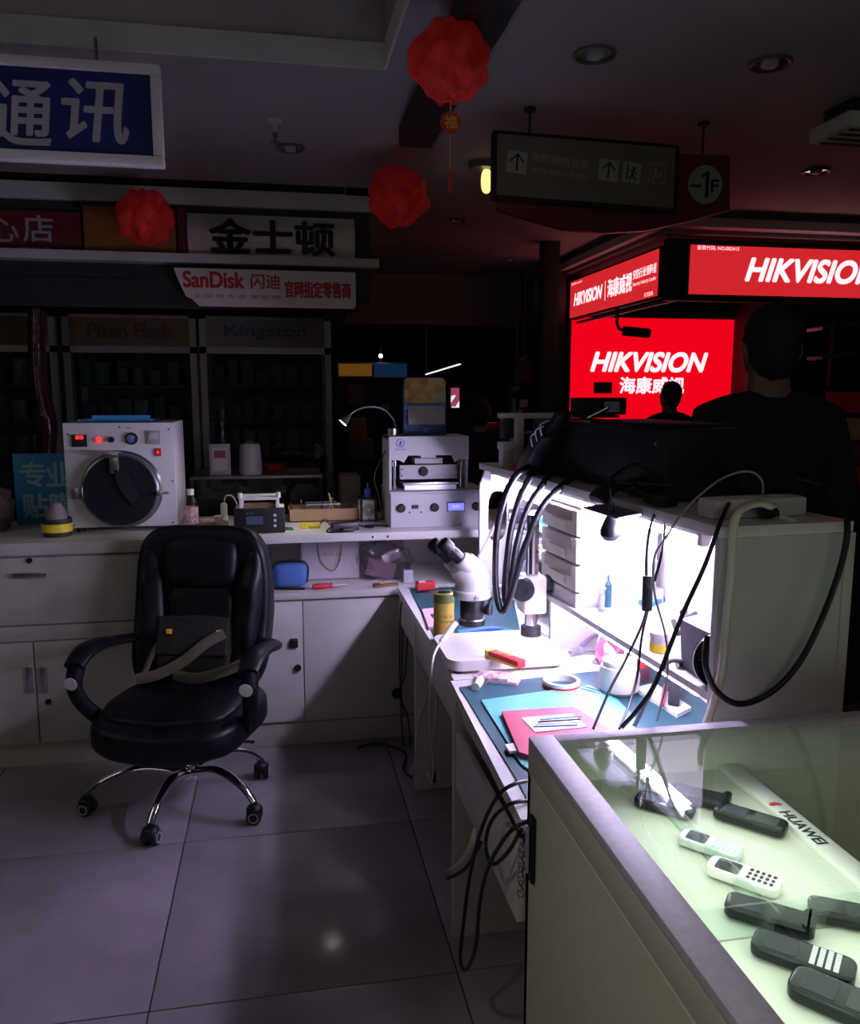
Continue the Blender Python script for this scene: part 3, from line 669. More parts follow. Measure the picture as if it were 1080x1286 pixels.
q = P(376, 901, Y=yc+.04); B().cyl((q.x, .035, q.z), (q.x, .03, q.z), .010).build('screw_cap', 'frost', d)
d = B().mm((dxs+.002, .035, .115), (dxe, .06, zs-.04), .002).build('door', 'white', t)
B().mm((dxe+.004, .035, .115), (xr, .06, zs-.04), .002).build('side_panel', 'white', t)
B().mm((xl, .045, 0), (xr, .07, .10), .002).build('plinth', 'cream', t)
for px in (468, 487): q = P(px, 675, Y=yc); B().cyl((q.x, .001, zc-.018), (q.x, -.002, zc-.018), .005, n=12).build('screw', 'ink', t)
b_ = B()
# ---- under the worktop
zsh = zs
a = P(365, 742, Y=3.6)
t = thing('sponge_case', 'blue padded case with black strap on the open shelf', 'case', (a.x, 3.62, zsh))
B().sup((0, 0, .055), (.15, .12, .105), .35, .5).build('body', mat('blue_case', (.08, .19, .55), .6), t); B().tube([(.07, -.04, .02), (.078, -.02, .08), (.05, -.02, .112), (-.05, -.02, .112), (-.078, -.02, .08)], .006).build('strap', 'ink', t)
B().tube([(-.08, -.07, .006), (0, -.09, .006), (.06, -.1, .006)], .006).build('cord', 'ink', t)
a = P(415, 742, Y=3.72)
t = thing('shopping_bag', 'white paper shopping bag with rope handle on the open shelf', 'bag', (a.x, 3.74, zsh))
B().box((0, 0, .10), (.27, .10, .195), .012, seg=3).build('bag', mat('white_bag', (.62, .56, .60), .6, bump=.3, bscale=12), t)
text('HUAWEI STORE'[7:]+' ART BOX', mat('grey_print', (.3, .28, .3), .6), t, (-.06, -.052, .115), h=.012, w=.12)
B().tube([(-.06, -.053, .19), (-.045, -.058, .10), (-.01, -.058, .055), (.02, -.058, .05), (.045, -.058, .10), (.055, -.053, .19)], .003, n=6).build('handle', mat('straw_cord', (.4, .32, .2), .8), t)
a = P(488, 735, Y=3.62)
t = thing('plastic_bag', 'crumpled clear plastic bag with pinkish contents on the shelf', 'bag', (a.x-.01, 3.68, zsh))
def crum(p): return p*(1+.30*noise.noise(p*26)+.12*noise.noise(p*70))
B().sup((0, 0, .085), (.24, .14, .18), .8, .8, fn=crum, nu=40, nv=24).build('film', glassmat('bag_film', (.80, .76, .82), 1.0, .25, 1.9), t, sharp=50)
B().box((-.02, .01, .05), (.14, .07, .08), .01, rot=(0, R(12), 0)).build('contents', mat('pinkish_goods', (.30, .18, .21), .7), t); B().box((.03, .0, .11), (.09, .06, .05), .01, rot=(0, R(-25), 0)).build('contents', mat('pale_goods', (.42, .34, .38), .6), t)
a = P(515, 738, Y=3.55)
t = thing('small_bottle', 'small frosted square bottle at the shelf end beside the workbench', 'bottle', (a.x-.005, 3.58, zsh)); B().box((0, 0, .03), (.045, .035, .06), .006).build('body', 'frost', t); B().cyl((0, 0, .06), (0, 0, .10), .012, .006).build('neck', 'clearp', t)
a = P(405, 742, Y=3.52)
t = thing('screwdriver', 'red handled screwdriver lying on the open shelf', 'screwdriver', (a.x, 3.52, zsh+.014), R(8)); B().lathe([(0, -.045), (.011, -.043), (.014, -.02), (.012, .02), (.009, .03), (.012, .042), (0, .045)], ax=(1, 0, 0), n=12).build('handle', 'red', t); B().cyl((.04, 0, 0), (.11, 0, 0), .003, n=8).build('shaft', 'steel', t)
a = P(485, 742, Y=3.52)
t = thing('wood_strip', 'brown flat strip lying on the open shelf by the plastic bag', 'strip', (a.x, 3.52, zsh), R(14)); B().mm((-.06, -.012, 0), (.055, .012, .012), .002).build('strip', 'wood', t); B().mm((-.06, -.012, .012), (-.03, .012, .018), .002).build('tip', 'maroon', t)

# ================================================================== ON THE COUNTER
# bubble remover with round door
t = thing('pressure_chamber', 'white box machine with round dark door and red displays on the counter', 'machine', (-.905, 3.68, zc))
w_, h_ = .452, .452
B().mm((0, 0, .02), (w_, .36, .02+h_), .004).build('body', 'metal_w', t)
for x_ in (.04, w_-.04):
    for y_ in (.04, .32): B().cyl((x_, y_, 0), (x_, y_, .02), .018, n=12).build('foot', 'ink', t)
def lx(px): return (px-90)/292
def lz(py): return .02 + (668-py)/284
cx_, cz_ = lx(157), lz(621)
B().lathe([(.168, 0), (.168, .012), (.160, .02), (.158, .055), (.150, .06), (.0, .06)], (cx_, 0, cz_), (0, -1, 0), 48).build('door_ring', mat('dull_steel', (.22, .22, .24), .3, .8), t)
door = B().lathe([(.150, .058), (.148, .066), (.10, .070), (0, .072)], (cx_, 0, cz_), (0, -1, 0), 48).build('round_door', mat('dark_glass_door', (.02, .02, .025), .12), t)
B().box((cx_-.015, -.078, cz_+.115), (.036, .02, .075), .005).box((cx_-.02, -.06, cz_+.155), (.05, .1, .02), .004).build('clamp', 'steel', door)
B().prism([(-.02, .06), (.02, .06), (.075, -.05), (.05, -.09), (.02, -.06), (-.01, .0)], .012).build('handle_bar', 'ink', door, (cx_+.005, -.088, cz_+.03))
B().box((lx(106), -.05, lz(623)), (.03, .09, .05), .005).build('latch', 'steel', t)
B().box((lx(207), -.04, lz(625)), (.05, .03, .012), .003).box((lx(204), -.05, lz(625)), (.02, .07, .02), .003).build('hinge', 'steel', t)
d = B().box((lx(109), -.005, lz(561)), (.062, .012, .052), .003).build('controller', 'ink', t)
text('88', 'ledr', d, (lx(109)-.012, -.012, lz(559)), h=.016, w=.03, bold=.001)
B().cyl((lx(132), 0, lz(560)), (lx(132), -.012, lz(560)), .011).build('pilot_lamp', 'ledr', t)
B().cyl((lx(147), 0, lz(560)), (lx(147), -.02, lz(560)), .012).build('button', 'ink', t)
g = B().lathe([(.026, 0), (.026, .012), (.022, .014), (.021, .008), (0, .008)], (lx(171), 0, lz(559)), (0, -1, 0)).build('gauge', 'ink', t)
B().cyl((lx(171), -.0085, lz(559)), (lx(171), -.0095, lz(559)), .019).build('dial', mat('blue_dial', (.10, .15, .32), .4), g)
B().box((lx(171)+.005, -.0105, lz(559)+.004), (.016, .001, .002), rot=(0, R(-40), 0)).build('needle', 'paper', g)
g = B().box((lx(198), -.006, lz(558)), (.056, .014, .058), .004).build('timer', mat('grey_green', (.35, .38, .35), .5), t)
B().box((lx(198), -.015, lz(556)), (.038, .004, .03), .002).build('window', 'frost', g)
g = B().box((lx(202), -.004, lz(576)), (.026, .01, .034), .002).build('rocker_switch', 'inkr', t)
B().box((lx(202), -.010, lz(576)), (.008, .002, .01)).build('glow', 'ledr', g)
for px, py in ((96, 553), (96, 664), (216, 548), (216, 664), (157, 545), (218, 612)): B().cyl((lx(px)+.0, 0, lz(py)), (lx(px), -.002, lz(py)), .004, n=8).build('screw', 'ink', t)
text('气压表', 'ink', t, (lx(164), -.001, lz(547)), h=.008, w=.025)
t = thing('blue_tray', 'bright blue flat sheet lying on top of the round-door machine', 'tray', (-.70, 3.84, zc+.474), R(3))
B().slab([(-.16, -.10), (.15, -.12), (.16, .08), (-.10, .10)], 0, .012).build('sheet', 'lblue', t); B().slab([(-.10, -.11), (.14, -.115), (.13, -.10), (-.1, -.1)], .012, .028).build('rim', 'lblue', t)
# blue poster
p0, p1 = P(15, 570, Y=3.95), P(105, 682, Y=3.95)
t = thing('advert_board', 'blue board with pale 专业贴膜 characters left of the machine', 'sign', (p0.x, 3.95, zc))
w_, h_ = p1.x-p0.x, p0.z-zc
B().mm((0, 0, 0), (w_, .012, h_), .002).build('board', 'cyansign', t)
B().slab([(.1, .012), (.2, .012), (.15, .12)], 0, .006).build('stand', 'card', t)
mi = mat('pale_blue_print', (.30, .55, .66), .6)
text('专', mi, t, (.03, -.002, h_*.54), h=h_*.34, w=w_*.38, bold=.003)
text('业', mi, t, (w_*.5, -.002, h_*.54), h=h_*.34, w=w_*.38, bold=.003)
text('贴', mi, t, (.03, -.002, h_*.10), h=h_*.34, w=w_*.38, bold=.003)
text('膜', mi, t, (w_*.5, -.002, h_*.10), h=h_*.34, w=w_*.38, bold=.003)
p = P(76, 676, Y=3.62)
t = thing('tape_cup', 'dark cup with yellow bands holding a pale cone in front of blue board', 'cup', (p.x-.01, 3.62, zc))
B().lathe([(0, 0), (.055, 0), (.06, .075), (.052, .075), (.05, .01), (0, .01)]).build('cup', 'dark', t)
B().lathe([(.0575, .02), (.0605, .02), (.063, .055), (.059, .055)]).build('band', 'yellow', t)
B().lathe([(0, .06), (.045, .07), (.04, .10), (.018, .14), (0, .145)]).build('sponge', mat('grey_sponge', (.25, .22, .22), .9), t)
p = P(3, 640, Y=3.8)
t = thing('cloth_bundle', 'dim brownish cloth bundle at the left end of the counter', 'cloth', (-1.24, 3.8, zc)); B().sup((0, 0, .09), (.16, .14, .20), .7, .8, fn=crum).build('cloth', mat('brown_cloth', (.10, .07, .05), .9), t)
# bottle
p = P(241, 664, z=zc)
t = thing('drink_bottle', 'clear drink bottle with pink and white label beside the machine', 'bottle', (p.x, p.y, zc))
B().lathe([(0, 0), (.027, 0), (.03, .006), (.03, .11), (.024, .13), (.014, .145), (.013, .155), (0, .155)]).build('body', 'clearp', t)
B().lathe([(.031, .015), (.0312, .10), (.0305, .10), (.0305, .015)]).build('label', stripes('pink_label', [(.75, .60, .60), (.65, .25, .28), (.8, .72, .7), (.7, .4, .42)], 90), t)
B().cyl((0, 0, .152), (0, 0, .178), .0155).build('cap', 'plastic_w', t)
# clutter
p = P(272, 662, z=zc)
t = thing('tape_roll', 'cream tape rolls stacked beside the black-fronted box', 'tape', (p.x+.02, p.y, zc))
B().lathe([(.022, 0), (.038, 0), (.038, .03), (.022, .03)], n=28).build('roll', 'plastic_c', t); B().lathe([(.02, .03), (.032, .03), (.032, .05), (.02, .05)], (.0, .01, 0)).build('roll', 'plastic_c', t)
t = thing('power_plug', 'cream plug standing on its cord beside the black-fronted box', 'plug', (p.x+.03, p.y+.07, zc)); B().box((0, 0, .05), (.03, .03, .10), .01).build('body', 'plastic_c', t); B().tube([(0, 0, .09), (.01, 0, .13), (.04, 0, .13), (.06, .05, .08)], .003, n=6).build('cord', 'plastic_c', t)
p = P(252, 664, z=zc)
t = thing('parts_heap', 'orange and white small parts pouch lying by the bottle', 'pouch', (p.x+.03, p.y-.02, zc)); B().sup((0, 0, .014), (.11, .06, .028), .6, .7, fn=crum).build('pouch', mat('rusty', (.5, .2, .1), .6), t); B().box((.0, .05, .02), (.06, .03, .04), .004).build('white_box', 'paper', t)
# power unit
p0 = P(295, 670, z=zc)
t = thing('screen_separator', 'squat white unit with black front panel and open white frame on top', 'machine', (-.20, 3.52, zc))
sx = .21
B().mm((0, .015, 0), (sx, .17, .105), .004).build('body', 'plastic_w', t)
fp = B().mm((-.003, 0, .0), (sx+.003, .015, .11), .006).build('front_panel', 'black', t)
B().mm((.05, -.001, .04), (.12, 0, .075)).build('screen', mat('dim_screen', (.02, .03, .06), .3, emit=.05, ecol=(.3, .5, .8)), fp)
for x_, z_ in ((.17, .078), (.17, .055), (.17, .032)): B().cyl((x_, 0, z_), (x_, -.003, z_), .007, n=12).build('button', 'frost', fp)
text('5V  2.1A', 'frost', fp, (.052, -.002, .085), h=.006, w=.03)
B().mm((.02, .03, .105), (.035, .15, .15), .004).mm((sx-.035, .03, .105), (sx-.02, .15, .15), .004).mm((.02, .13, .14), (sx-.02, .15, .155), .004).mm((.02, .03, .14), (sx-.02, .05, .152), .004).build('top_frame', 'plastic_w', t)
for x_ in (.024, sx-.024): B().cyl((x_, .04, .15), (x_, .04, .172), .01, n=12).build('post', 'plastic_w', t)
B().mm((.04, .05, .108), (sx-.04, .12, .118)).build('tray', 'wood', t)
# tool tray
t = thing('tool_tray', 'brown cardboard tray full of small tools behind the counter edge', 'tray', (.03, 3.80, zc))
w_ = .33
B().mm((0, 0, 0), (w_, .18, .005)).mm((0, 0, 0), (w_, .006, .06)).mm((0, .174, 0), (w_, .18, .06)).mm((0, 0, 0), (.006, .18, .06)).mm((w_-.006, 0, 0), (w_, .18, .06)).build('tray', 'card', t)
for k in range(8):
    x_ = .03+k*.038; l_ = random.uniform(.06, .12)
    o = B().cyl((0, 0, 0), (random.uniform(-.03, .03), random.uniform(-.02, .03), l_), .004, n=8).cyl((0, 0, 0), (0, 0, .02), .005, n=8).build('small_tool', ['ink', 'steel', 'wood', 'ink', 'steel', 'yellow', 'steel', 'wood'][k], None, (.03+x_, 3.85+random.uniform(-.02, .08), zc+.006))
    tag(o, 'slim %s tool, %s from the left in the brown cardboard tray' % (['black', 'steel', 'brown', 'black', 'steel', 'yellow', 'steel', 'brown'][k], ['first', 'second', 'third', 'fourth', 'fifth', 'sixth', 'seventh', 'last'][k]), 'tool', 'tools in the cardboard tray')
t = thing('phone_shell', 'thin phone frame lying across the cardboard tray', 'phone frame', (.19, 3.87, zc+.075), R(4)); B().mm((-.08, -.04, 0), (.08, -.034, .006)).mm((-.08, .034, 0), (.08, .04, .006)).mm((-.08, -.04, 0), (-.074, .04, .006)).mm((.074, -.04, 0), (.08, .04, .006)).build('frame', 'steel', t); B().mm((-.074, -.034, .001), (.074, .034, .003)).build('screen', 'ink', t)
p = P(388, 662, z=zc)
t = thing('yellow_clamp', 'yellow spring clamp tool lying on the counter', 'clamp', (p.x, p.y-.03, zc), R(-10)); B().box((-.02, 0, .013), (.035, .03, .026), .006).box((.025, .005, .012), (.05, .02, .02), .006).box((.0, -.012, .02), (.05, .01, .012), .004).build('body', 'yellow', t); B().tube([(.05, 0, .02), (.07, .01, .04), (.09, .02, .01)], .003, n=6).build('wire', 'ink', t)
p = P(345, 664, z=zc)
t = thing('circuit_board', 'green circuit board lying between black-fronted box and yellow clamp', 'circuit board', (p.x+.03, p.y-.03, zc), R(6)); B().mm((-.05, -.03, 0), (.05, .03, .004)).build('board', 'green', t); B().mm((-.03, -.01, .004), (-.01, .01, .008)).mm((.01, 0, .004), (.03, .02, .007)).build('chip', 'ink', t)
p = P(432, 664, z=zc)
t = thing('power_adapter', 'black power adapter with coiled cord on the counter edge', 'adapter', (p.x, p.y-.04, zc), R(12)); B().box((0, 0, .018), (.12, .055, .036), .006).build('body', 'rubber', t); B().box((.0, -.045, .008), (.05, .03, .018), .004).build('plug', 'rubber', t)
B().tube([(.06, 0, .02), (.1, -.03, .01), (.14, .01, .006), (.11, .05, .006), (.17, .03, .006), (.2, -.01, .006)], .004, n=6).build('cord', 'rubber', t)
B().tube([(-.06, 0, .02), (-.09, -.04, .004), (-.03, -.062, .004), (.02, -.055, .004)], .004, n=6).build('cord', 'rubber', t)
# little fan heater cube
p = P(463, 653, z=zc)
t = thing('preheater', 'small pale cube fan with round grille and blue antenna tip', 'fan', (p.x-.005, p.y-.05, zc))
B().box((0, .04, .055), (.085, .08, .10), .012, seg=3).build('body', 'plastic_c', t)
for k in range(3): B().lathe([(.008+.008*k, 0), (.011+.008*k, 0), (.011+.008*k, .003), (.008+.008*k, .003)], (0, 0, .055), (0, -1, 0), 24).build('grille_ring', 'ink', t)
for x_ in (-.034, .034): B().cyl((x_, .0, 0), (x_, 0, .105), .006, n=8).build('corner_post', 'ink', t)
B().cyl((0, 0, .012), (0, -.004, .012), .005, n=10).build('button', 'blue', t)
B().mm((-.045, -.005, .104), (.045, .09, .112), .003).build('top', 'ink', t)
B().cyl((0, .04, .11), (0, .04, .15), .016, n=14).build('holder', 'blue', t); B().cyl((0, .04, .15), (0, .04, .18), .003, n=8).build('tip', 'steel', t)
# laminator press
t = thing('screen_press', 'grey press machine with control panel and lit blue display', 'machine', (.478, 3.56, zc))
bw = .435
B().mm((0, 0, .0), (bw, .32, .152), .004).build('base', 'metal_w', t)
B().mm((-.006, -.006, .152), (bw+.01, .32, .163), .003).build('base_top', 'metal_w', t)
B().mm((0.004, .006, -.0), (bw, .3, .006)).build('foot', 'ink', t)
def ax_(px): return (px-489)/283
def az_(py): return (662-py)/279
for px in (502, 545, 599): B().lathe([(.019, 0), (.019, .016), (.014, .02), (0, .02)], (ax_(px), 0, az_(637)), (0, -1, 0), 20).build('knob', 'ink', t)
B().box((ax_(520), -.003, az_(636)), (.03, .008, .016), .002).build('switch', 'ink', t)
for px in (513, 528): B().cyl((ax_(px), 0, az_(643)), (ax_(px), -.003, az_(643)), .004, n=10).build('indicator', 'dark', t)
l_ = B().box((ax_(573), -.003, az_(637)), (.082, .008, .042), .002).build('display', 'inkb', t)
B().box((ax_(573), -.0075, az_(637)), (.074, .002, .034)).build('lit_screen', 'lcd', l_)
text('25.0 C', 'lcdw', l_, (ax_(573)-.02, -.0095, az_(637)-.004), h=.012, w=.04)
uy = .05; top = az_(549)
for x_ in (0, .352): B().mm((x_, uy, .163), (x_+.012, uy+.24, top), .002).build('side_plate', 'metal_w', t)
B().prism([(0, top), (.364, top), (.364, top-.105), (.318, top-.105), (.30, top-.118), (.285, top-.085), (.085, top-.085), (.065, top-.118), (.046, top-.105), (0, top-.105)], .01).build('front_plate', 'metal_w', t, (0, uy-.012, 0))
B().mm((0, uy, top-.012), (.364, uy+.24, top), .002).build('top_plate', 'metal_w', t)
for x_ in (.03, .335): B().cyl((x_, uy+.03, .163), (x_, uy+.03, top-.02), .006, n=12).lathe([(.013, 0), (.013, .02)], (x_, uy+.03, .27), n=12).build('guide_rod', 'chrome', t)
B().mm((.05, uy, az_(603)), (.315, uy+.02, az_(585)), .003).build('press_bar', 'metal_w', t)
g = B().lathe([(.022, 0), (.022, .008), (.018, .01), (0, .01)], (ax_(533), uy, az_(593)), (0, -1, 0), 24).build('round_badge', 'ink', t)
for x_ in (.058, .307):
    for z_ in (az_(590), az_(598)): B().cyl((x_, uy, z_), (x_, uy-.002, z_), .004, n=8).build('screw', 'ink', t)
B().mm((.12, uy+.02, az_(584)), (.25, uy+.1, az_(577)), .002).mm((.15, uy+.03, az_(577)), (.22, uy+.1, az_(568))).build('ram', 'metal_w', t)
B().mm((.06, uy-.01, .185), (.32, uy+.2, .198), .002).mm((.07, uy+.0, .163), (.31, uy+.18, .185)).build('platen', 'steel', t)
B().mm((.012, uy+.2, .163), (.352, uy+.21, top-.012)).build('rear_cover', 'vdark', t)
g = B().lathe([(.016, 0), (.019, .0), (.019, .002), (.016, .002)], (.05, uy-.012, az_(557)), (0, -1, 0)).build('maker_mark', 'inkb', t)
B().prism([(-.008, -.01), (.0, .012), (.009, .004), (.002, -.002), (.008, -.010)], .001).build('maker_swirl', 'inkb', g, (.05, uy-.014, az_(557)))
text('MACHINE', 'inkb', t, (.028, uy-.0135, az_(566)), h=.008, w=.046)
pt = zc+top
# calendar box on top
t = thing('phone_box_display', 'blue and yellow cardboard display with pale card on top of the press', 'display', (.56, 3.70, pt))
w_, h_ = .20, .265
pts = [(0, 0), (w_, 0), (w_-.004, h_-.015), (w_-.02, h_), (.015, h_), (.0, h_-.015)]
B().prism([(x_-.0, z_) for x_, z_ in pts], .05).build('carton', mat('navy_card', (.02, .05, .20), .5), t)
B().prism([(.003, h_*.5), (w_-.004, h_*.5), (w_-.006, h_-.016), (w_-.022, h_-.003), (.017, h_-.003), (.003, h_-.016)], .001).build('picture', stripes('golden_picture', [(.62, .40, .10), (.70, .52, .18), (.45, .22, .08), (.60, .50, .30), (.55, .34, .08)], 26), t, (0, -.0015, 0))
B().prism([(.003, h_*.44), (w_-.004, h_*.44), (w_-.004, h_*.56), (.003, h_*.56)], .001).build('blue_band', mat('sky_band', (.12, .32, .60), .5), t, (0, -.0028, 0))
cdn = B().mm((.018, -.02, .05), (w_-.012, -.004, .135), .001).build('card', mat('grey_card', (.42, .43, .40), .6), t)
text('日一二三四五六', mat('faint_print', (.2, .22, .3), .6), cdn, (.03, -.0215, .11), h=.012, w=.14)
text('1 2 3 4 5 6 7', mat('faint_print2', (.45, .3, .1), .6), cdn, (.03, -.0215, .085), h=.010, w=.14)
B().mm((.09, -.002, .01), (.112, 0, .032)).build('mark', mat('mark_blue', (.1, .16, .4), .5), t)
# gooseneck lamp
t = thing('gooseneck_lamp', 'lit silver gooseneck lamp clamped on the press top corner', 'lamp', (.505, 3.66, pt))
B().cyl((0, 0, 0), (0, 0, .035), .026).build('base', 'steel', t)
q = [P(497, 541, Y=3.66), P(494, 527, Y=3.66), P(482, 514, Y=3.64), P(462, 511, Y=3.62), P(446, 516, Y=3.60), P(436, 525, Y=3.59)]
q = [v-Vector((.505, 3.66, pt)) for v in q]; q[0].z = .033
B().tube(q, .0045, n=8).build('gooseneck', 'steel', t)
h0 = q[-1]; dr = (P(428, 534, Y=3.585)-P(437, 524, Y=3.59)).normalized()
B().lathe([(.006, -.02), (.012, -.005), (.024, .03), (.022, .03), (.010, 0), (0, 0)], h0, dr).build('shade', 'steel', t)
B().lathe([(0, .026), (.021, .028), (0, .0285)], h0, dr).build('bulb', 'bulb', t)
sl = bpy.data.lights.new('gooseneck_spot', 'SPOT'); sl.energy = K['goose']*6; sl.spot_size = R(110); sl.spot_blend = .6; sl.shadow_soft_size = .02; sl.color = (1, .96, .85)
so = bpy.data.objects.new('gooseneck_spot', sl); C.objects.link(so); so.parent = t; so.location = h0+dr*.035; so.rotation_euler = dr.to_track_quat('-Z', 'Y').to_euler()
q0 = [P(480, 572, Y=3.75), P(468, 600, Y=3.7), P(472, 625, Y=3.72)]
o = B().tube([P(488, 560, Y=3.72), P(478, 578, Y=3.72), P(470, 600, Y=3.72), P(476, 625, Y=3.72), P(480, 652, Y=3.72)], .003, n=6).build('lamp_cable', mat('brown_cord', (.12, .06, .05), .6), None); tag(o, 'brown cord hanging left of the press', 'cord')

# ================================================================== WORKBENCH
HO = Vector((.912, 1.556, 0)); HR = R(3.82)
def HL(x, y, z=0): return Matrix.Translation(HO) @ Matrix.Rotation(HR, 4, 'Z') @ Vector((x, y, z))
def desk(name, label, pts, legs, cat='workbench'):
    t = thing(name, label, cat, (0, 0, 0))
    B().slab(pts, .69, .72).build('desktop', 'white', t); return t
t = desk('workbench', 'far white repair bench carrying the microscope', [(.487, 3.44), (.484, 2.235), (1.10, 2.235), (1.10, 3.44)], None)
B().mm((.49, 2.98, 0), (1.08, 3.0, .69), .002).build('leg_panel', 'white', t)
B().mm((.495, 2.26, .56), (.515, 3.43, .69), .002).build('apron', 'white', t)
B().mm((1.05, 2.26, 0), (1.07, 3.43, .69), .002).build('back_panel', 'white', t)
t = desk('workbench', 'near white repair bench covered by the dark teal mat', [(.473, 2.232), (.448, 1.44), (1.22, 1.44), (1.22, 2.232)], None)
B().mm((.452, 2.09, 0), (1.15, 2.11, .69), .002).build('leg_panel', 'white', t)
B().mm((.65, 1.47, 0), (1.18, 1.49, .69), .002).build('leg_panel', 'white', t)
B().mm((.475, 1.50, .655), (.49, 2.09, .69), .001).build('rail', 'white', t)
dr_ = B().mm((.455, 1.48, .47), (.472, 2.07, .632), .002).build('drawer', 'white', t)
B().mm((.472, 1.52, .48), (.9, 1.535, .60)).mm((.472, 2.0, .48), (.9, 2.015, .60)).mm((.472, 1.53, .48), (.9, 2.0, .49)).build('drawer_box', 'plastic_w', dr_)

# hutch
t = thing('bench_hutch', 'tall white shelf hutch standing on the repair bench', 'shelf', HO, HR)
D = .335; L = 1.68; ZT = 1.272
B().mm((0, 0, ZT-.025), (D, L, ZT), .002).build('top_board', 'white', t)
B().mm((0, 0, 0), (D-.02, .018, ZT-.025), .001).build('end_panel', mat('grey_white_laminate', (.62, .62, .62), .5, var=.08, scale=2.5), t)
B().mm((D-.02, -.004, 0), (D+.005, .018, ZT-.025), .002).build('edge_post', 'cream', t)
B().mm((D-.012, .018, .0), (D, L, ZT-.025)).build('back_panel', 'white', t)
B().mm((.0, .018, .882), (D-.012, 1.05, .90), .001).build('mid_shelf', 'white', t)
B().mm((.0, .9, .72), (.2, .915, .882), .001).build('divider', 'white', t)
# front board with oval window at far end
bo = B()
n = 24; W0, W1, Z0_, Z1_ = 0.0, D-.012, .72, ZT-.025
cy_, cz2, ry, rz_ = .078, 1.05, .043, .105
outer = []; inner = []
for i in range(n):
    a = 2*PI*i/n; c1, s1_ = math.cos(a), math.sin(a)
    inner.append((cy_+ry*math.copysign(abs(c1)**.6, c1), cz2+rz_*math.copysign(abs(s1_)**.6, s1_)))
    k = min((W1-cy_)/abs(c1) if c1 > 1e-6 else ((cy_-W0)/abs(c1) if c1 < -1e-6 else 9), (Z1_-cz2)/abs(s1_) if s1_ > 1e-6 else ((cz2-Z0_)/abs(s1_) if s1_ < -1e-6 else 9))
    outer.append((cy_+k*c1, cz2+k*s1_))
vi = [[bo.bm.verts.new((p_[0], L-x_, p_[1])) for p_ in ring] for x_ in (0, .018) for ring in (inner, outer)]
for i in range(n):
    j = (i+1) % n
    bo.bm.faces.new([vi[0][i], vi[0][j], vi[1][j], vi[1][i]]); bo.bm.faces.new([vi[2][i], vi[3][i], vi[3][j], vi[2][j]])
    bo.bm.faces.new([vi[0][i], vi[2][i], vi[2][j], vi[0][j]]); bo.bm.faces.new([vi[1][i], vi[1][j], vi[3][j], vi[3][i]])
bo.build('slotted_end_panel', 'white', t)
# the tube lamp under the top
lt = thing('bench_tube_lamp', 'pair of bright white tube lamps fixed under the hutch boards', 'lamp', HO, HR)
B().cyl((.035, .12, ZT-.052), (.035, 1.58, ZT-.052), .011, n=12).build('tube', 'tube', lt)
B().cyl((.03, .10, .868), (.03, .86, .868), .009, n=12).build('lower_tube', 'tube2', lt)
B().mm((.018, .09, .874), (.042, .87, .8815), .001).build('lower_housing', 'plastic_w', lt)
B().mm((.02, .10, ZT-.040), (.05, 1.60, ZT-.027), .002).mm((.02, .10, ZT-.062), (.05, .118, ZT-.03), .002).mm((.02, 1.582, ZT-.062), (.05, 1.60, ZT-.03), .002).build('housing', 'plastic_w', lt)

# items in the far bay: small rack behind window
def HW(x, y, z): v = HL(x, y); return (v.x, v.y, z)
t = thing('parts_rack', 'white three-tier parts rack at the far end of the hutch', 'rack', HW(.12, 1.10, .72), HR)
B().mm((0, 0, 0), (.012, .012, .47)).mm((0, .5, 0), (.012, .512, .47)).mm((.19, 0, 0), (.202, .012, .47)).mm((.19, .5, 0), (.202, .512, .47)).build('frame', 'plastic_w', t)
for z in (.10, .22, .32, .42): B().mm((0, 0, z), (.2, .512, z+.008), .001).build('shelf', 'plastic_w', t)
bx = [('blue', 'blue parts box on the lowest tier of the parts rack', .05, .108, .07), ('pinkl', 'pink parts box on the second tier of the parts rack', .05, .228, .06), ('lblue', 'light blue parts box on the third tier of the parts rack', .06, .328, .06), ('blue', 'blue tub on top of the parts rack', .04, .428, .06),
      ('lblue', 'light blue tub on the lowest tier beside the blue box', .17, .108, .05), ('plastic_w', 'white box on the second tier of the parts rack', .19, .228, .07), ('plastic_w', 'white box on the third tier of the parts rack', .2, .328, .065), ('frost', 'grey box on the lowest tier at the far end of the parts rack', .36, .108, .07), ('frost', 'grey box on the second tier at the far end of the parts rack', .36, .228, .07), ('blackm', 'black box on the third tier at the far end of the parts rack', .36, .328, .05)]
for m, l, y_, z, h_ in bx:
    b0 = thing('parts_box', l, 'box', HW(.13, 1.10+y_+.045, .72+z), HR)
    B().mm((-.05, -.04, 0), (.05, .04, h_), .004).build('box', m, b0); B().mm((-.0515, -.02, h_*.2), (-.05, .02, h_*.7)).build('label', 'paper', b0)
# stacked drawers
t = thing('drawer_tower', 'cream plastic tower of three drawers on the mid shelf', 'drawers', HW(.012, .74, .945), HR)
dh, dd, dwid = .086, .27, .27
B().mm((.012, 0, 0), (dd, .008, .27), .003).mm((.012, dwid-.008, 0), (dd, dwid, .27), .003).mm((.012, 0, .262), (dd, dwid, .27), .003).mm((.012, 0, 0), (dd, dwid, .006), .002).mm((dd-.008, 0, 0), (dd, dwid, .27)).build('case', 'plastic_w', t)
for k in range(3):
    d = B().mm((-.004, -.004, .006+k*dh), (.03, dwid+.004, .006+k*dh+dh-.006), .008).build('drawer', 'plastic_c', t)
    B().mm((-.010, .07, .02+k*dh), (-.004, .2, .045+k*dh), .002).build('handle', 'plastic_c', d)
    B().mm((-.0055, .03, .05+k*dh), (-.004, .24, .082+k*dh)).build('label', mat('drawer_label_%s' % 'abc'[k], [(.45, .40, .34), (.55, .5, .46), (.40, .3, .24)][k], .7), d)
for k in range(2): B().mm((.03, -.005, .086+.087*k), (dd, 0, .096+.087*k), .002).build('rib', 'plastic_w', t)
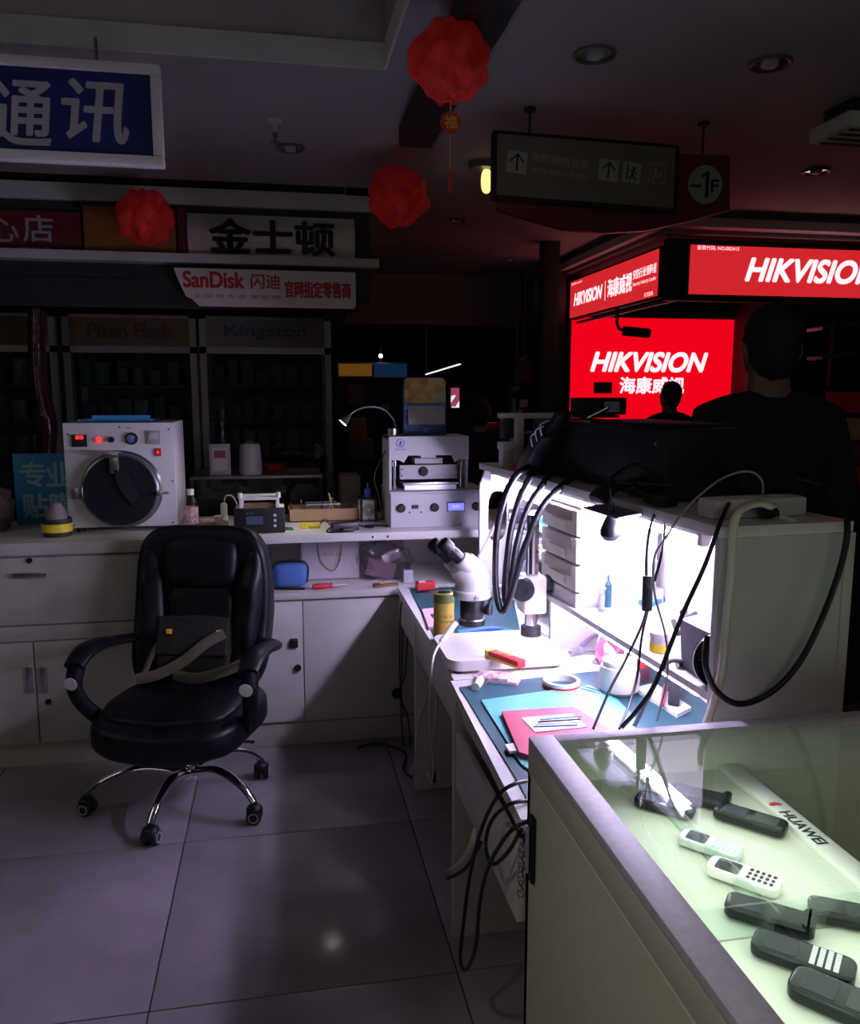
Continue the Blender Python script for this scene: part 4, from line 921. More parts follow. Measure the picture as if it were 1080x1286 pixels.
t = thing('metal_case', 'flat grey metal case under the drawer tower', 'case', HW(.012, .74, .90), HR)
B().mm((0, 0, 0), (.30, .27, .044), .002).build('body', 'metal_w', t); B().mm((.03, -.002, .01), (.12, 0, .034), .001).build('door', 'plastic_w', t)
for x_ in (.045, .105): B().cyl((x_, -.002, .022), (x_, -.005, .022), .004, n=8).build('rivet', 'steel', t)

# ---------- microscope
zt2 = .72
t = thing('microscope', 'white stereo microscope with black eyepieces on a post stand', 'microscope', (0, 0, 0))
def rr(x0, y0, x1, y1, r, n=5):
    pts = []
    for cx, cy, a0 in ((x1-r, y1-r, 0), (x0+r, y1-r, 90), (x0+r, y0+r, 180), (x1-r, y0+r, 270)):
        for k in range(n+1): a = R(a0+90*k/n); pts.append((cx+r*math.cos(a), cy+r*math.sin(a)))
    return pts
B().slab(rr(.478, 2.275, .845, 2.56, .045), zt2+.010, zt2+.042).build('base_plate', 'plastic_w', t)
for x_, y_ in ((.51, 2.30), (.81, 2.30), (.51, 2.53), (.81, 2.53)): B().cyl((x_, y_, zt2), (x_, y_, zt2+.011), .014, n=12).build('foot', 'rubber', t)
PX, PY = .80, 2.50
B().cyl((PX, PY, zt2+.042), (PX, PY, 1.165), .0215, n=28).build('post', 'chrome', t)
B().lathe([(.033, 0), (.033, .03), (.025, .034)], (PX, PY, zt2+.042), n=28).build('collar', 'dark', t)
fz = P(663, 750, Y=PY).z
B().box((PX, PY, fz+.014), (.078, .09, .125), .012, seg=3).build('focus_block', 'plastic_w', t)
kn = P(660, 742, Y=2.42)
B().lathe([(.038, 0), (.038, .028), (.033, .034), (.014, .034), (.012, .030), (0, .030)], (kn.x-.0, 2.455, kn.z), (-.25, -1, 0), 32).build('focus_knob', 'rubber', t)
B().lathe([(.030, 0), (.030, .024), (.0, .026)], (PX+.045, 2.50, kn.z+.002), (1, -.2, 0), 28).build('focus_knob', 'rubber', t)
# arm and ring
hc = P(593, 745, Y=2.46)
B().tube([(PX-.03, PY-.01, fz+.02), (hc.x+.09, 2.47, hc.z+.0), (hc.x+.045, 2.46, hc.z)], [.03, .022, .018], n=12).build('arm', 'plastic_w', t)
B().lathe([(.058, -.012), (.062, -.008), (.062, .012), (.058, .016), (.035, .016)], hc, n=36).build('holder_ring', 'plastic_w', t)
B().cyl((hc.x, hc.y-.06, hc.z), (hc.x, hc.y-.069, hc.z), .006, n=12).build('ring_screw', 'steel', t)
B().lathe([(.036, -.012), (.039, -.02), (.039, -.07), (.036, -.075), (.036, -.082), (.042, -.086), (.042, -.100), (.03, -.106), (0, -.106)], hc, n=32).build('objective', 'rubber', t)
B().lathe([(.0395, -.079), (.0405, -.081), (.0405, -.084), (.0385, -.084)], hc, n=32).build('silver_ring', 'steel', t)
# body: conical up to an inclined head
B().tube([(hc.x, hc.y, hc.z+.012), (hc.x+.002, hc.y, hc.z+.04), (hc.x-.012, hc.y, hc.z+.068), (hc.x-.038, hc.y, hc.z+.098)], [.056, .056, .054, .046], n=24, steps=4).build('body', 'plastic_w', t)
ec = P(577, 707, Y=2.46); e1 = P(541, 674, Y=2.44); dd_ = (e1-ec).normalized(); sd = Vector((-.5, .86, 0)); sd = sd - dd_*dd_.dot(sd); sd.normalize()
for s_ in (-1, 1):
    b0 = ec + sd*.030*s_ - dd_*.035; B().lathe([(.030, 0), (.030, .05), (.024, .058)], b0, dd_, 24).build('eye_tube', 'plastic_w', t)
B().box(ec-dd_*.015+Vector((.012, 0, -.012)), (.085, .095, .062), .022, seg=3, rot=(0, R(40), R(-30))).build('head_bridge', 'plastic_w', t)
for s_ in (-1, 1):
    b0 = ec + sd*.030*s_ + dd_*.012
    e = B().lathe([(.019, 0), (.019, .045), (.0165, .05), (.0165, .056), (.022, .060), (.023, .085), (.020, .092), (.012, .088), (0, .086)], b0, dd_, 24).build('eyepiece', 'rubber', t)
p = P(613, 767, Y=2.42); B().lathe([(0, -.016), (.014, -.012), (.016, .0), (.013, .012), (.006, .022), (.006, .045), (0, .045)], p, (.3, .2, 1), 20).build('lock_knob', 'rubber', t)

# ---------- bench items
def on(px, py, z=.72): return P(px, py, z=z)
def poly_item(name, label, cat, pts, z0, z1, m, part='mat', grp=None):
    q = [on(px, py, z0) for px, py in pts]; c_ = sum(q, Vector())/len(q)
    t = thing(name, label, cat, (c_.x, c_.y, z0)); B().slab([(v.x-c_.x, v.y-c_.y) for v in q], 0, z1-z0).build(part, m, t); return t, c_
t, c_ = poly_item('work_mat', 'dark teal rubber mat covering the near bench', 'mat', [(577, 864), (700, 849), (830, 836), (940, 930), (664, 1010), (652, 985)], .7202, .7235, 'teal')
t, c_ = poly_item('repair_mat', 'light cyan silicone repair mat lying on the dark teal mat', 'mat', [(604, 881), (740, 862), (775, 880), (800, 905), (790, 960), (690, 985), (655, 962)], .7240, .7285, 'cyan')
q = on(640, 885, .7285)
for k in range(5):
    for j in range(9):
        pass
g = B()
for k in range(5):
    for j in range(10): g.cyl((k*.016, j*.011, 0), (k*.016, j*.011, .0004), .003, n=6)
o = g.build('dimple_grid', mat('mat_holes', (.10, .35, .38), .6), t, Vector((.62-c_.x, 2.0-c_.y, .0046)), (0, 0, R(-70)))
o['kind'] = 'stuff'
t, c_ = poly_item('crimson_board', 'crimson flat board lying on the cyan mat', 'board', [(630, 898), (720, 892), (800, 940), (700, 965), (652, 950)], .7292, .740, 'pink', 'board')
t, c_ = poly_item('tool_card', 'white card of small tools lying on the crimson board', 'card', [(655, 902), (718, 897), (738, 913), (672, 920)], .7405, .742, 'paper', 'card')
for k in range(4): B().cyl((-.06+.01*k, -.02+.013*k, .003), (.05+.01*k, -.03+.017*k, .003), .002, n=6).build('blade', ['inkb', 'steel', 'ink', 'lblue'][k], t)
t, c_ = poly_item('phone_board', 'thin white phone part at the near corner of the cyan mat', 'phone part', [(634, 938), (660, 934), (660, 944), (640, 947)], .7286, .735, 'plastic_w', 'plate')
# tape roll
p = on(705, 862, .7235)
t = thing('tape_roll', 'white and red edged tape roll lying on the teal mat', 'tape', (p.x, p.y, .7238))
B().lathe([(.043, 0), (.052, 0), (.052, .02), (.043, .02)], n=36).build('roll', 'paper', t); B().lathe([(.0522, .0), (.0528, .0), (.0528, .011), (.0522, .011)], n=36).build('edge', 'red', t)
# white jar
p = on(777, 868, .7235)
t = thing('white_jar', 'round white ultrasonic jar on the teal mat', 'jar', (p.x, p.y, .7238))
B().lathe([(0, 0), (.045, 0), (.055, .01), (.057, .05), (.052, .075), (.045, .08), (0, .08)], n=32).build('body', 'plastic_c', t); B().lathe([(0, .08), (.047, .08), (.047, .092), (.03, .096), (0, .096)], n=32).build('lid', 'plastic_w', t)
p = on(733, 868, .7235)
t = thing('tweezers', 'blue handled tweezers lying beside the white jar', 'tweezers', (p.x+.02, p.y-.01, .7255), R(-55)); B().tube([(-.06, .006, 0), (0, .009, .003), (.05, .001, .0)], .003, n=6).tube([(-.06, -.006, 0), (0, -.009, .003), (.05, -.001, 0)], .003, n=6).build('arms', 'blue', t); B().box((-.062, 0, 0), (.012, .016, .005), .001).build('hinge', 'steel', t)
# red yellow glue box
p = on(634, 826, .775)
t = thing('glue_box', 'long red and yellow glue tube box lying on the microscope base', 'box', (p.x, p.y, .7622), R(-62))
B().mm((-.07, -.016, 0), (.07, .016, .022), .001).build('carton', 'red', t); B().mm((-.07, -.0165, 0), (.07, -.016, .008)).mm((-.0705, -.0165, .0), (-.055, .0165, .0225)).build('yellow_edge', 'yellow', t)
text('GLUE B-7000'[:4], 'yellow', t, (-.03, -.008, .0265), h=.012, w=.06, rot=(0, 0, 0))
p = on(618, 856)
t = thing('sim_card_pack', 'pink printed plastic pack with white tube lying on the bench', 'pack', (p.x+.005, p.y, .72), R(-30))
B().box((0, 0, .012), (.10, .055, .022), .006, rot=(R(6), R(-4), 0)).build('pack', stripes('pink_print', [(.75, .5, .56), (.8, .74, .76), (.6, .3, .4), (.7, .6, .66)], 60), t); B().box((.05, 0, .008), (.05, .05, .012), .003).build('flap', 'pinkl', t)
p = on(606, 868)
t = thing('white_tube', 'small white capped tube at the corner of the teal mat', 'tube', (p.x-.005, p.y+.03, .72), R(-10)); B().lathe([(0, -.035), (.012, -.034), (.013, 0), (.011, .03), (0, .032)], (0, 0, .013), (.3, 1, 0), 16).build('tube', 'plastic_w', t); B().lathe([(0, .03), (.008, .03), (.008, .045), (0, .046)], (0, 0, .013), (.3, 1, 0), 12).build('cap', 'plastic_w', t)
# yellow spray can
p = on(558, 805)
t = thing('spray_can', 'yellow and green spray can standing behind the microscope base', 'can', (p.x, p.y+.01, .72))
B().lathe([(0, 0), (.033, 0), (.035, .004), (.035, .15), (.030, .165), (.024, .168), (0, .168)], n=28).build('body', mat('can_yellow', (.80, .62, .10), .35), t)
B().lathe([(.0352, .005), (.0356, .005), (.0356, .06), (.0352, .06)], n=28).build('lower_band', mat('can_amber', (.80, .50, .12), .4), t)
B().lathe([(.0352, .135), (.0356, .135), (.0356, .165), (.031, .168)], n=28).build('upper_band', mat('can_green', (.22, .26, .08), .4), t)
B().cyl((0, 0, .168), (0, 0, .185), .02).build('cap', 'clearp', t)
text('洗 板 水', 'inkr', t, (-.022, -.0365, .085), h=.013, w=.044, rot=(PI/2, 0, 0)); text('850 CLEANER', 'ink', t, (-.020, -.0365, .07), h=.008, w=.04, rot=(PI/2, 0, 0))
# white glue gun/iron hanging over the edge
a = P(572, 782, Y=2.44); b = P(554, 806, Y=2.40)
t = thing('usb_pen_cable', 'white pen plug leaning on the bench edge with its cord hanging down', 'plug', b)
B().cyl((0, 0, 0), a-b, .0085, .011, n=14).build('body', 'plastic_w', t)
B().cyl((0, 0, 0), (b-a)*.25, .006, .003, n=10).build('strain_relief', 'plastic_w', t)
qs = [b+(b-a)*.2, P(543, 830, Y=2.32), P(540, 870, Y=2.4), P(541, 920, Y=2.6), P(545, 960, Y=2.75), P(542, 985, Y=2.85)]
B().tube([v-b for v in qs], .004, n=6).build('cord', 'plastic_w', t)
# far mat and its things
t, c_ = poly_item('work_mat', 'small dark teal mat at the far end of the bench', 'mat', [(515, 742), (640, 732), (655, 800), (548, 806)], .7202, .7235, 'teal')
t, c_ = poly_item('phone', 'pink phone back lying on the far teal mat', 'phone', [(530, 767), (560, 764), (566, 786), (538, 790)], .7238, .731, 'pinkl', 'body')
B().slab([(-.02, -.02), (.02, -.02), (.02, .03), (-.02, .03)], .0075, .009).build('camera_patch', 'ink', t)
p = on(530, 740)
t = thing('red_clip_box', 'small red clip box at the far corner of the bench', 'box', (p.x+.01, p.y-.02, .7238), R(5)); B().box((0, 0, .018), (.08, .05, .034), .006).build('box', 'red', t); B().box((-.02, -.02, .04), (.03, .012, .01), .003).build('clip', 'pinkl', t)
o = B().tube([P(508, 900, Y=3.38), P(502, 850, Y=3.38), P(503, 770, Y=3.36), P(508, 752, Y=3.33), (.55, 3.28, .725), (.60, 3.27, .73)], .003, n=6).build('clip_cable', 'rubber'); tag(o, 'thin black cord running from the red clip box over the bench edge', 'cord')
t, c_ = poly_item('blue_sheet', 'cyan plastic strip with ruled edge behind the microscope base', 'strip', [(575, 792), (618, 787), (645, 792), (640, 798), (578, 800)], .7238, .727, 'lblue', 'strip')
p = on(602, 795)
t = thing('tweezers', 'blue tweezers lying on the cyan strip under the microscope', 'tweezers', (p.x+.03, p.y, .728), R(12)); B().tube([(-.07, .006, 0), (0, .009, .003), (.06, .001, .0)], .003, n=6).tube([(-.07, -.006, 0), (0, -.009, .003), (.06, -.001, 0)], .003, n=6).build('arms', 'inkb', t); B().box((-.072, 0, 0), (.012, .016, .005), .001).build('hinge', 'pink', t)
# pliers
p = on(728, 822)
t = thing('pliers', 'grey handled pliers lying open on the bench below the mid shelf', 'pliers', (p.x, p.y, .735), R(25))
B().tube([(0, 0, 0), (.03, .02, .005), (.09, .03, .02), (.13, .02, .03)], [.005, .007, .008, .006]).tube([(0, 0, 0), (.03, -.02, 0), (.08, -.045, 0), (.11, -.05, 0)], [.005, .007, .008, .006]).build('handle', mat('mauve_grip', (.26, .20, .30), .5), t)
B().box((-.02, 0, 0), (.05, .018, .012), .003).cyl((0, 0, -.008), (0, 0, .008), .011, n=14).build('jaw', 'steel', t)
p = on(745, 832)
t = thing('side_cutter', 'small dark blue handled cutters near the pliers', 'cutters', (p.x+.02, p.y-.02, .728), R(-20)); B().tube([(0, 0, 0), (.03, .012, 0), (.07, .015, .0)], [.004, .006, .005]).tube([(0, 0, 0), (.03, -.012, 0), (.07, -.02, 0)], [.004, .006, .005]).build('handle', mat('navy_grip', (.06, .07, .16), .5), t); B().box((-.015, 0, 0), (.03, .014, .009), .003).build('jaw', 'steel', t)
p = on(770, 838)
t = thing('parts_pouch', 'red and white printed pouch leaning under the mid shelf', 'pouch', (p.x, p.y, .72), R(-65)); B().box((0, 0, .05), (.12, .03, .10), .01, rot=(R(-12), 0, 0)).build('pouch', stripes('red_print', [(.7, .08, .16), (.8, .7, .72), (.75, .2, .25), (.12, .05, .08)], 45), t); B().box((0, 0, .10), (.11, .006, .012), rot=(R(-12), 0, 0)).build('seal', 'pinkl', t)
t = thing('screw_jar', 'small dark red capped jar beside the printed pouch', 'jar', (1.02, 2.14, .72)); B().lathe([(0, 0), (.03, 0), (.032, .03), (.03, .045), (0, .045)]).build('body', mat('smoky', (.12, .05, .07), .3), t); B().cyl((0, 0, .045), (0, 0, .058), .028).build('cap', 'red', t)
# red/dark boards right of teal mat
t, c_ = poly_item('spudger_set', 'pink handled spudger set lying under the mid shelf', 'tool set', [(797, 868), (822, 862), (868, 893), (850, 902)], .7238, .735, 'plastic_w', 'tray')
B().box((0, 0, .018), (.16, .012, .008), .003, rot=(0, 0, R(60))).build('handle', 'pink', t); B().box((.03, 0, .018), (.15, .03, .01), .003, rot=(0, 0, R(62))).build('case', 'blackm', t)
# --- mid shelf items
zm = .90
for px, m, l in ((755, 'frost', 'clear syringe standing on the mid shelf'), (763, 'teal', 'dark teal dropper bottle standing on the mid shelf')):
    p = on(px, 768 if px == 755 else 762, zm)
    t = thing('dropper_bottle', l, 'bottle', (p.x, p.y, zm)); B().cyl((0, 0, 0), (0, 0, .07), .011, n=16).build('body', m if m != 'frost' else 'clearp', t); B().lathe([(.011, .07), (.007, .078), (.004, .082), (.003, .10), (0, .10)] if px == 763 else [(.011, .07), (.013, .07), (.013, .074), (0, .076)], n=12).build('nozzle', m, t)
    if px == 755: B().cyl((0, 0, .008), (0, 0, .05), .009, n=12).build('filling', 'plastic_w', t)
t, c_ = poly_item('blue_folder', 'light blue plastic folder on the mid shelf beside the drawer tower', 'folder', [(778, 744), (806, 738), (842, 752), (812, 765)], zm+.001, zm+.014, 'lblue', 'folder')
t, c_ = poly_item('steel_tray', 'metal tray of small dark parts on the mid shelf', 'tray', [(838, 745), (865, 742), (890, 760), (858, 765)], zm+.001, zm+.01, 'steel', 'tray')
for k in range(6): B().box((random.uniform(-.05, .05), random.uniform(-.03, .03), .016), (.03, .02, .014), .003, rot=(0, 0, random.random()*3)).build('small_part', ['ink', 'steel', 'dark'][k % 3], t)
p = on(828, 818, zm)
t = thing('flux_pot', 'white pot with yellow lower label on the mid shelf', 'pot', (p.x, p.y, zm)); B().lathe([(0, 0), (.024, 0), (.025, .028), (.023, .04), (0, .04)]).build('body', 'plastic_w', t); B().lathe([(.0252, .002), (.0258, .002), (.0262, .024), (.0256, .024)]).build('label', 'yellow', t); B().cyl((0, 0, .04), (0, 0, .052), .027).build('lid', 'plastic_w', t)
for k, (px, py, l, rz) in enumerate(((862, 766, 'black marker pen lying at the back of the mid shelf', .9), (848, 790, 'dark file tool lying behind the yellow pot', 1.2), (866, 778, 'black handled brush lying beside the marker pen', .7))):
    p = on(px, py, zm); t = thing('hand_tool', l, 'tool', (p.x, p.y, zm+.008), rz)
    B().cyl((-.07, 0, 0), (.05, 0, 0), .0075, n=12).build('handle', ['ink', 'dark', 'black'][k], t); B().cyl((.05, 0, 0), (.08, 0, 0), .004, .002, n=10).build('tip', 'steel', t)
# smoke extractor / fan unit
p = on(872, 850, zm)
t = thing('fan_unit', 'grey angled fan box with round black front and red light', 'fan', (.945, 1.60, .90), HR)
B().prism([(0, 0), (.12, 0), (.12, .10), (.05, .13), (-.01, .12)], .12, Matrix.Translation((0, .02, 0))).build('housing', mat('mid_grey', (.22, .22, .27), .45), t)
f_ = B().lathe([(.066, 0), (.066, .012), (.060, .016), (.058, .008), (0, .008)], (.02, .012, .06), (-.35, -1, 0), 36).build('round_front', 'matte', t)
B().lathe([(.0655, .012), (.067, .013), (.067, .016), (.0655, .0165)], (.02, .012, .06), (-.35, -1, 0), 36).build('chrome_ring', 'steel', f_)
B().cyl((-.008, .003, .078), (-.010, -.004, .078), .004, n=10).build('led', 'ledr', f_)
for k in range(5): B().box((.02, .001, .06), (.11, .003, .003), rot=(0, R(36*k), R(-19))).build('grille_bar', 'ink', f_)
t2 = thing('soldering_handle', 'soldering handle with braided lead resting by the fan unit', 'soldering iron', tuple(on(862, 832, zm+.01)))
B().lathe([(0, -.03), (.008, -.03), (.009, .02), (.005, .03), (0, .06)], (0, 0, 0), (1, .3, .05), 14).build('handle', 'steel', t2)
l0 = on(862, 832, zm+.01)
B().tube([v-l0 for v in (l0, P(843, 830, X=.9), P(828, 845, X=.88), P(815, 875, X=.88), P(800, 905, X=.86), P(790, 925, X=.84))], .0055, n=8).build('lead', mat('braid', (.15, .14, .18), .7), t2)

# ================================================================== ON TOP OF THE HUTCH
zt3 = ZT
t = thing('recorder_case', 'long black metal recorder case lying on the hutch top', 'recorder', HW(.075, .35, zt3+.001), HR)
B().mm((0, 0, .008), (.235, .93, .19), .004).build('casing', 'blackm', t)
for y_ in (.05, .88): B().mm((.02, y_-.02, 0), (.2, y_+.02, .008)).build('foot', 'rubber', t)
for y_ in (.08, .16): B().mm((-.006, y_-.02+.62, .03), (0, y_+.02+.62, .045), .002).build('socket', 'steel', t)
B().lathe([(.010, 0), (.010, .006), (0, .006)], (0, .80, .11), (-1, 0, 0), 14).build('gold_socket', 'gold', t)
for y_, z_ in ((.06, .15), (.6, .15), (.5, .03), (.88, .15)): B().cyl((0, y_, z_), (-.003, y_, z_), .004, n=8).build('screw', 'steel', t)
B().mm((.02, .05, .19), (.22, .5, .20), .003).build('lid', 'ink', t)
# black thing left with clips (cable head)
t = thing('cable_bundle_head', 'black slanted cable connector block with steel clips on the recorder case', 'connector', HW(.035, 1.10, zt3+.03), HR)
B().box((0, 0, .05), (.10, .26, .06), .015, rot=(R(-38), 0, 0)).box((.0, -.13, .15), (.05, .14, .03), .01, rot=(R(-35), 0, 0)).build('block', 'rubber', t)
for k in range(3): B().tube([(-.05, -.05-.04*k, .075+.02*k), (-.06, -.06-.04*k, .11+.02*k), (-.04, -.08-.04*k, .125+.02*k)], .003, n=6).build('clip', 'steel', t)
# wand on top
a = P(700, 545, Y=2.75); b = P(765, 512, Y=2.6)
t = thing('test_probe', 'dark rod with silver shaft leaning over the recorder case', 'probe', a)
B().cyl((0, 0, 0), (b-a)*.6, .014, n=12).build('grip', 'rubber', t); B().cyl((b-a)*.5, (b-a), .007, n=10).build('shaft', 'steel', t)
# clamp stand at far end
p = HL(.10, 1.5)
t = thing('clamp_stand', 'grey metal clamp stand with upright pin at the far end of the hutch', 'stand', (p.x-.02, p.y-.05, zt3+.001), HR)
B().mm((-.01, 0, 0), (.03, .05, .19), .003).build('column', 'metal_w', t)
B().mm((-.05, -.0, .11), (-.01, .06, .19), .004).build('slide', 'ink', t)
B().mm((-.055, .0, .0), (-.01, .05, .07), .004).mm((-.06, -.01, .065), (-.0, .06, .095), .008).build('jaw', 'metal_w', t)
B().mm((-.06, -.0, .185), (.32, .06, .205), .003).build('crossbar', 'metal_w', t)
B().cyl((-.0, .03, .205), (0, .03, .26), .008, n=12).cyl((.0, .03, .205), (0, .03, .215), .016, n=12).build('pin', 'chrome', t)
B().cyl((.05, .03, .205), (.05, .03, .228), .013, n=12).build('nut', 'ink', t)
p = on(655, 590, zt3)
t = thing('red_pin_cushion', 'small red cap lying at the far front edge of the hutch top', 'cap', (p.x-.015, p.y, zt3)); B().lathe([(0, 0), (.03, 0), (.028, .014), (.015, .02), (0, .021)]).build('cap', 'red', t)
# small screen behind recorder (silver rectangle)
p = P(768, 532, Y=2.9)
t = thing('small_monitor', 'small silver edged monitor standing behind the recorder case', 'monitor', (p.x-.02, 2.95, zt3+.19)); 
B().mm((-.12, 0, .01), (.10, .02, .075), .003).build('frame', 'ink', t); B().mm((.01, -.002, .02), (.07, 0, .06)).build('screen', 'frost', t); B().mm((-.05, -.05, -.0), (.05, .08, .01)).build('base', 'ink', t)
# power strip
a = HL(.035, .08); 
t = thing('power_strip', 'white power strip with plugs on the near end of the hutch', 'power strip', (a.x, a.y, zt3+.001), HR+R(2))
B().mm((0, 0, 0), (.25, .065, .045), .010).build('body', 'plastic_w', t)
for k in range(3): B().cyl((.05+.07*k, .033, .045), (.05+.07*k, .033, .0465), .017, n=20).build('socket', 'plastic_c', t)
B().lathe([(.019, 0), (.017, .02), (.008, .035), (0, .036)], (.115, -.02, .022), (.2, -1, -.1), 16).build('black_plug', 'rubber', t)
B().cyl((.135, -.045, .01), (.165, -.058, .0), .006, n=10).build('white_plug', 'plastic_w', t)
# junction clutter of black cords near (820,640)
a = HL(.02, .42)
t = thing('cord_tangle', 'tangle of black plugs and cords at the front edge of the hutch top', 'cords', (a.x, a.y, zt3+.004), HR)
b_ = B(); rnd = random.Random(5)
for k in range(7):
    b_.tube([(rnd.uniform(-.02, .06), rnd.uniform(-.12, .14), rnd.uniform(.004, .05)) for _ in range(4)], .0045, n=6)
b_.build('cord', 'rubber', t)
B().box((-.03, .12, .0), (.05, .06, .028), .012, rot=(0, R(-30), R(20))).build('plug', 'rubber', t)
B().box((.02, -.10, .015), (.05, .09, .03), .006).build('plug', 'rubber', t)
p = HL(-.02, .33)
t = thing('clip_lamp_plate', 'thin dark metal wedge plate sticking out under the hutch top', 'plate', (p.x+.01, p.y, zt3-.03), HR); B().prism([(-.06, -.0), (.06, .012), (.06, .02), (-.06, .004)], .20).build('plate', mat('dark_lilac_plate', (.16, .15, .24), .4), t)

# hanging plug
pz = P(767, 660, Y=1.95)
t = thing('hanging_plug', 'black bulb shaped plug hanging from the hutch top', 'plug', pz)
B().lathe([(0, -.038), (.015, -.038), (.026, -.026), (.027, -.012), (.018, .012), (.009, .03), (.006, .06), (0, .061)], n=24).build('plug_body', 'rubber', t)
hh = [v-pz for v in (pz+Vector((0, 0, .05)), P(767, 612, Y=1.96), P(768, 600, Y=2.0), P(785, 588, Y=2.05), P(800, 583, Y=2.02), P(830, 605, Y=1.95), P(843, 625, Y=1.92))]
B().tube(hh, .004, n=8).build('cord', 'rubber', t)

# ================================================================== CABLES
def cable(name, label, pts, r, m='rubber', n=8, steps=7, cat='cable'):
    o0 = Vector(pts[0]); o = B().tube([Vector(p)-o0 for p in pts], r, n=n, steps=steps).build(name, m, None, o0); tag(o, label, cat); return o
Yh = 2.42
top_ = lambda px, py, Y=2.62: P(px, py, Y=Y)
cable('hose_loop', 'outer thick black hose looping from the hutch top down to the microscope', [top_(712, 560, 2.75), top_(676, 580, 2.7), P(645, 600, Y=2.6), P(627, 650, Y=2.5), P(622, 710, Y=2.45), P(624, 750, Y=2.42), P(632, 768, Y=2.40), P(642, 745, Y=2.38), P(658, 690, Y=2.36), P(682, 635, Y=2.36), P(712, 605, Y=2.4), P(738, 590, Y=2.45), P(752, 588, Y=2.5)], .0105, n=12)
cable('hose_loop', 'inner thick black hose loop between the strands of the outer hose', [top_(722, 568, 2.7), top_(690, 582, 2.65), P(663, 603, Y=2.55), P(645, 650, Y=2.48), P(637, 700, Y=2.44), P(634, 745, Y=2.42), P(639, 762, Y=2.40), P(641, 742, Y=2.42), P(648, 690, Y=2.44), P(662, 640, Y=2.48), P(684, 605, Y=2.52), P(704, 583, Y=2.6), P(725, 572, Y=2.7)], .0105, n=12)
cable('glass_rod', 'thin pale rod leaning from the bench to the hutch top', [P(594, 712, Y=2.75), P(626, 650, Y=2.78), P(640, 600, Y=2.8)], .004, 'frost', steps=3, cat='rod')
# inline switch cord
sw = P(813, 745, Y=1.72)
t = thing('inline_switch', 'black inline cord switch hanging in front of the hutch', 'switch', sw)
B().box((0, 0, 0), (.022, .016, .085), .005).build('body', 'rubber', t); B().box((0, -.009, .005), (.010, .004, .022), .001).build('rocker', 'ink', t)
def rel(pts): return [v-sw for v in pts]
B().tube(rel([sw+Vector((-.004, 0, .04)), P(812, 700, Y=1.72), P(816, 665, Y=1.75), P(822, 645, Y=1.84)]), .0035, n=8).build('upper_cord', 'rubber', t)
B().tube(rel([sw+Vector((0, 0, -.04)), P(804, 790, Y=1.70), P(785, 830, Y=1.66), P(765, 868, Y=1.6), P(745, 915, Y=1.52)]), .0032, n=8).build('lower_cord', 'rubber', t)
B().tube(rel([sw+Vector((.003, 0, -.04)), P(806, 800, Y=1.70), P(800, 850, Y=1.66), P(790, 885, Y=1.6), P(778, 915, Y=1.52)]), .0032, n=8).build('lower_cord', 'rubber', t)
cable('black_cord', 'black cord beside the inline switch hanging from the tangle', [P(836, 645, Y=1.82), P(832, 690, Y=1.70), P(822, 730, Y=1.69)], .0038)
cable('black_cord', 'long black cord slanting down in front of the hutch to the case', [P(918, 628, Y=1.68), P(905, 655, Y=1.53), P(885, 710, Y=1.50), P(860, 765, Y=1.50), P(842, 810, Y=1.49), P(822, 860, Y=1.49), P(800, 892, Y=1.49), P(780, 914, Y=1.49)], .0048)
cable('grey_cord', 'thin grey cord arching over the hutch edge to the bench', [P(958, 622, Y=1.66), P(956, 602, Y=1.66), P(938, 592, Y=1.66), P(905, 602, Y=1.66), P(865, 635, Y=1.62), P(838, 672, Y=1.6), P(822, 700, Y=1.62), P(822, 745, Y=1.62), P(836, 800, Y=1.62), P(838, 850, Y=1.6), P(825, 905, Y=1.55)], .0026, mat('grey_cord', (.42, .40, .45), .5))
cable('white_power_cord', 'thick white cord from the power strip down the hutch end', [P(975, 640, Y=1.62), P(955, 632, Y=1.58), P(930, 640, Y=1.535), P(921, 665, Y=1.53), P(918, 720, Y=1.53), P(912, 780, Y=1.53), P(907, 840, Y=1.52), P(897, 880, Y=1.52), P(885, 915, Y=1.50)], .0088, 'plastic_c', n=12)
cable('heavy_black_cord', 'heavy black cord drooping in a wide curve across the hutch end panel', [P(1000, 600, Y=1.75), P(1035, 612, Y=1.68), P(1058, 635, Y=1.58), P(1064, 665, Y=1.535), P(1056, 710, Y=1.53), P(1035, 770, Y=1.53), P(1005, 830, Y=1.525), P(970, 868, Y=1.52), P(930, 884, Y=1.515), P(900, 868, Y=1.51), P(886, 835, Y=1.51), P(888, 800, Y=1.54)], .0068, n=12)
# cords off near bench edge
cable('desk_cord', 'black cord looping off the near bench edge almost to the floor', [P(668, 980, X=.50), P(645, 985, X=.45), P(625, 1000, X=.42), P(605, 1040, X=.40), P(590, 1100, X=.39), P(582, 1160, X=.38), P(578, 1205, X=.38), P(585, 1218, X=.38), P(597, 1190, X=.38), P(603, 1130, X=.39), P(615, 1085, X=.40), P(640, 1045, X=.42), P(665, 1030, X=.46)], .0042)
cable('desk_cord', 'black cord making a small loop at the near bench drawer', [P(668, 1005, X=.49), P(640, 1010, X=.44), P(618, 1030, X=.42), P(610, 1060, X=.41), P(618, 1085, X=.41), P(638, 1070, X=.42), P(655, 1040, X=.45)], .0042)
cable('desk_cord', 'short black cord end below the loop at the drawer', [P(604, 1058, X=.41), P(585, 1090, X=.40), P(562, 1103, X=.38)], .0045)
t = thing('flat_strap', 'pale flat strap curling below the open drawer', 'strap', P(572, 1085, X=.41)); o0 = P(572, 1085, X=.41)
B().tube([v-o0 for v in (P(596, 1040, X=.43), P(592, 1062, X=.42), P(578, 1085, X=.41), P(560, 1094, X=.40))], [.004, .008, .008, .003], n=8, flat=.35).build('strap', 'plastic_c', t)
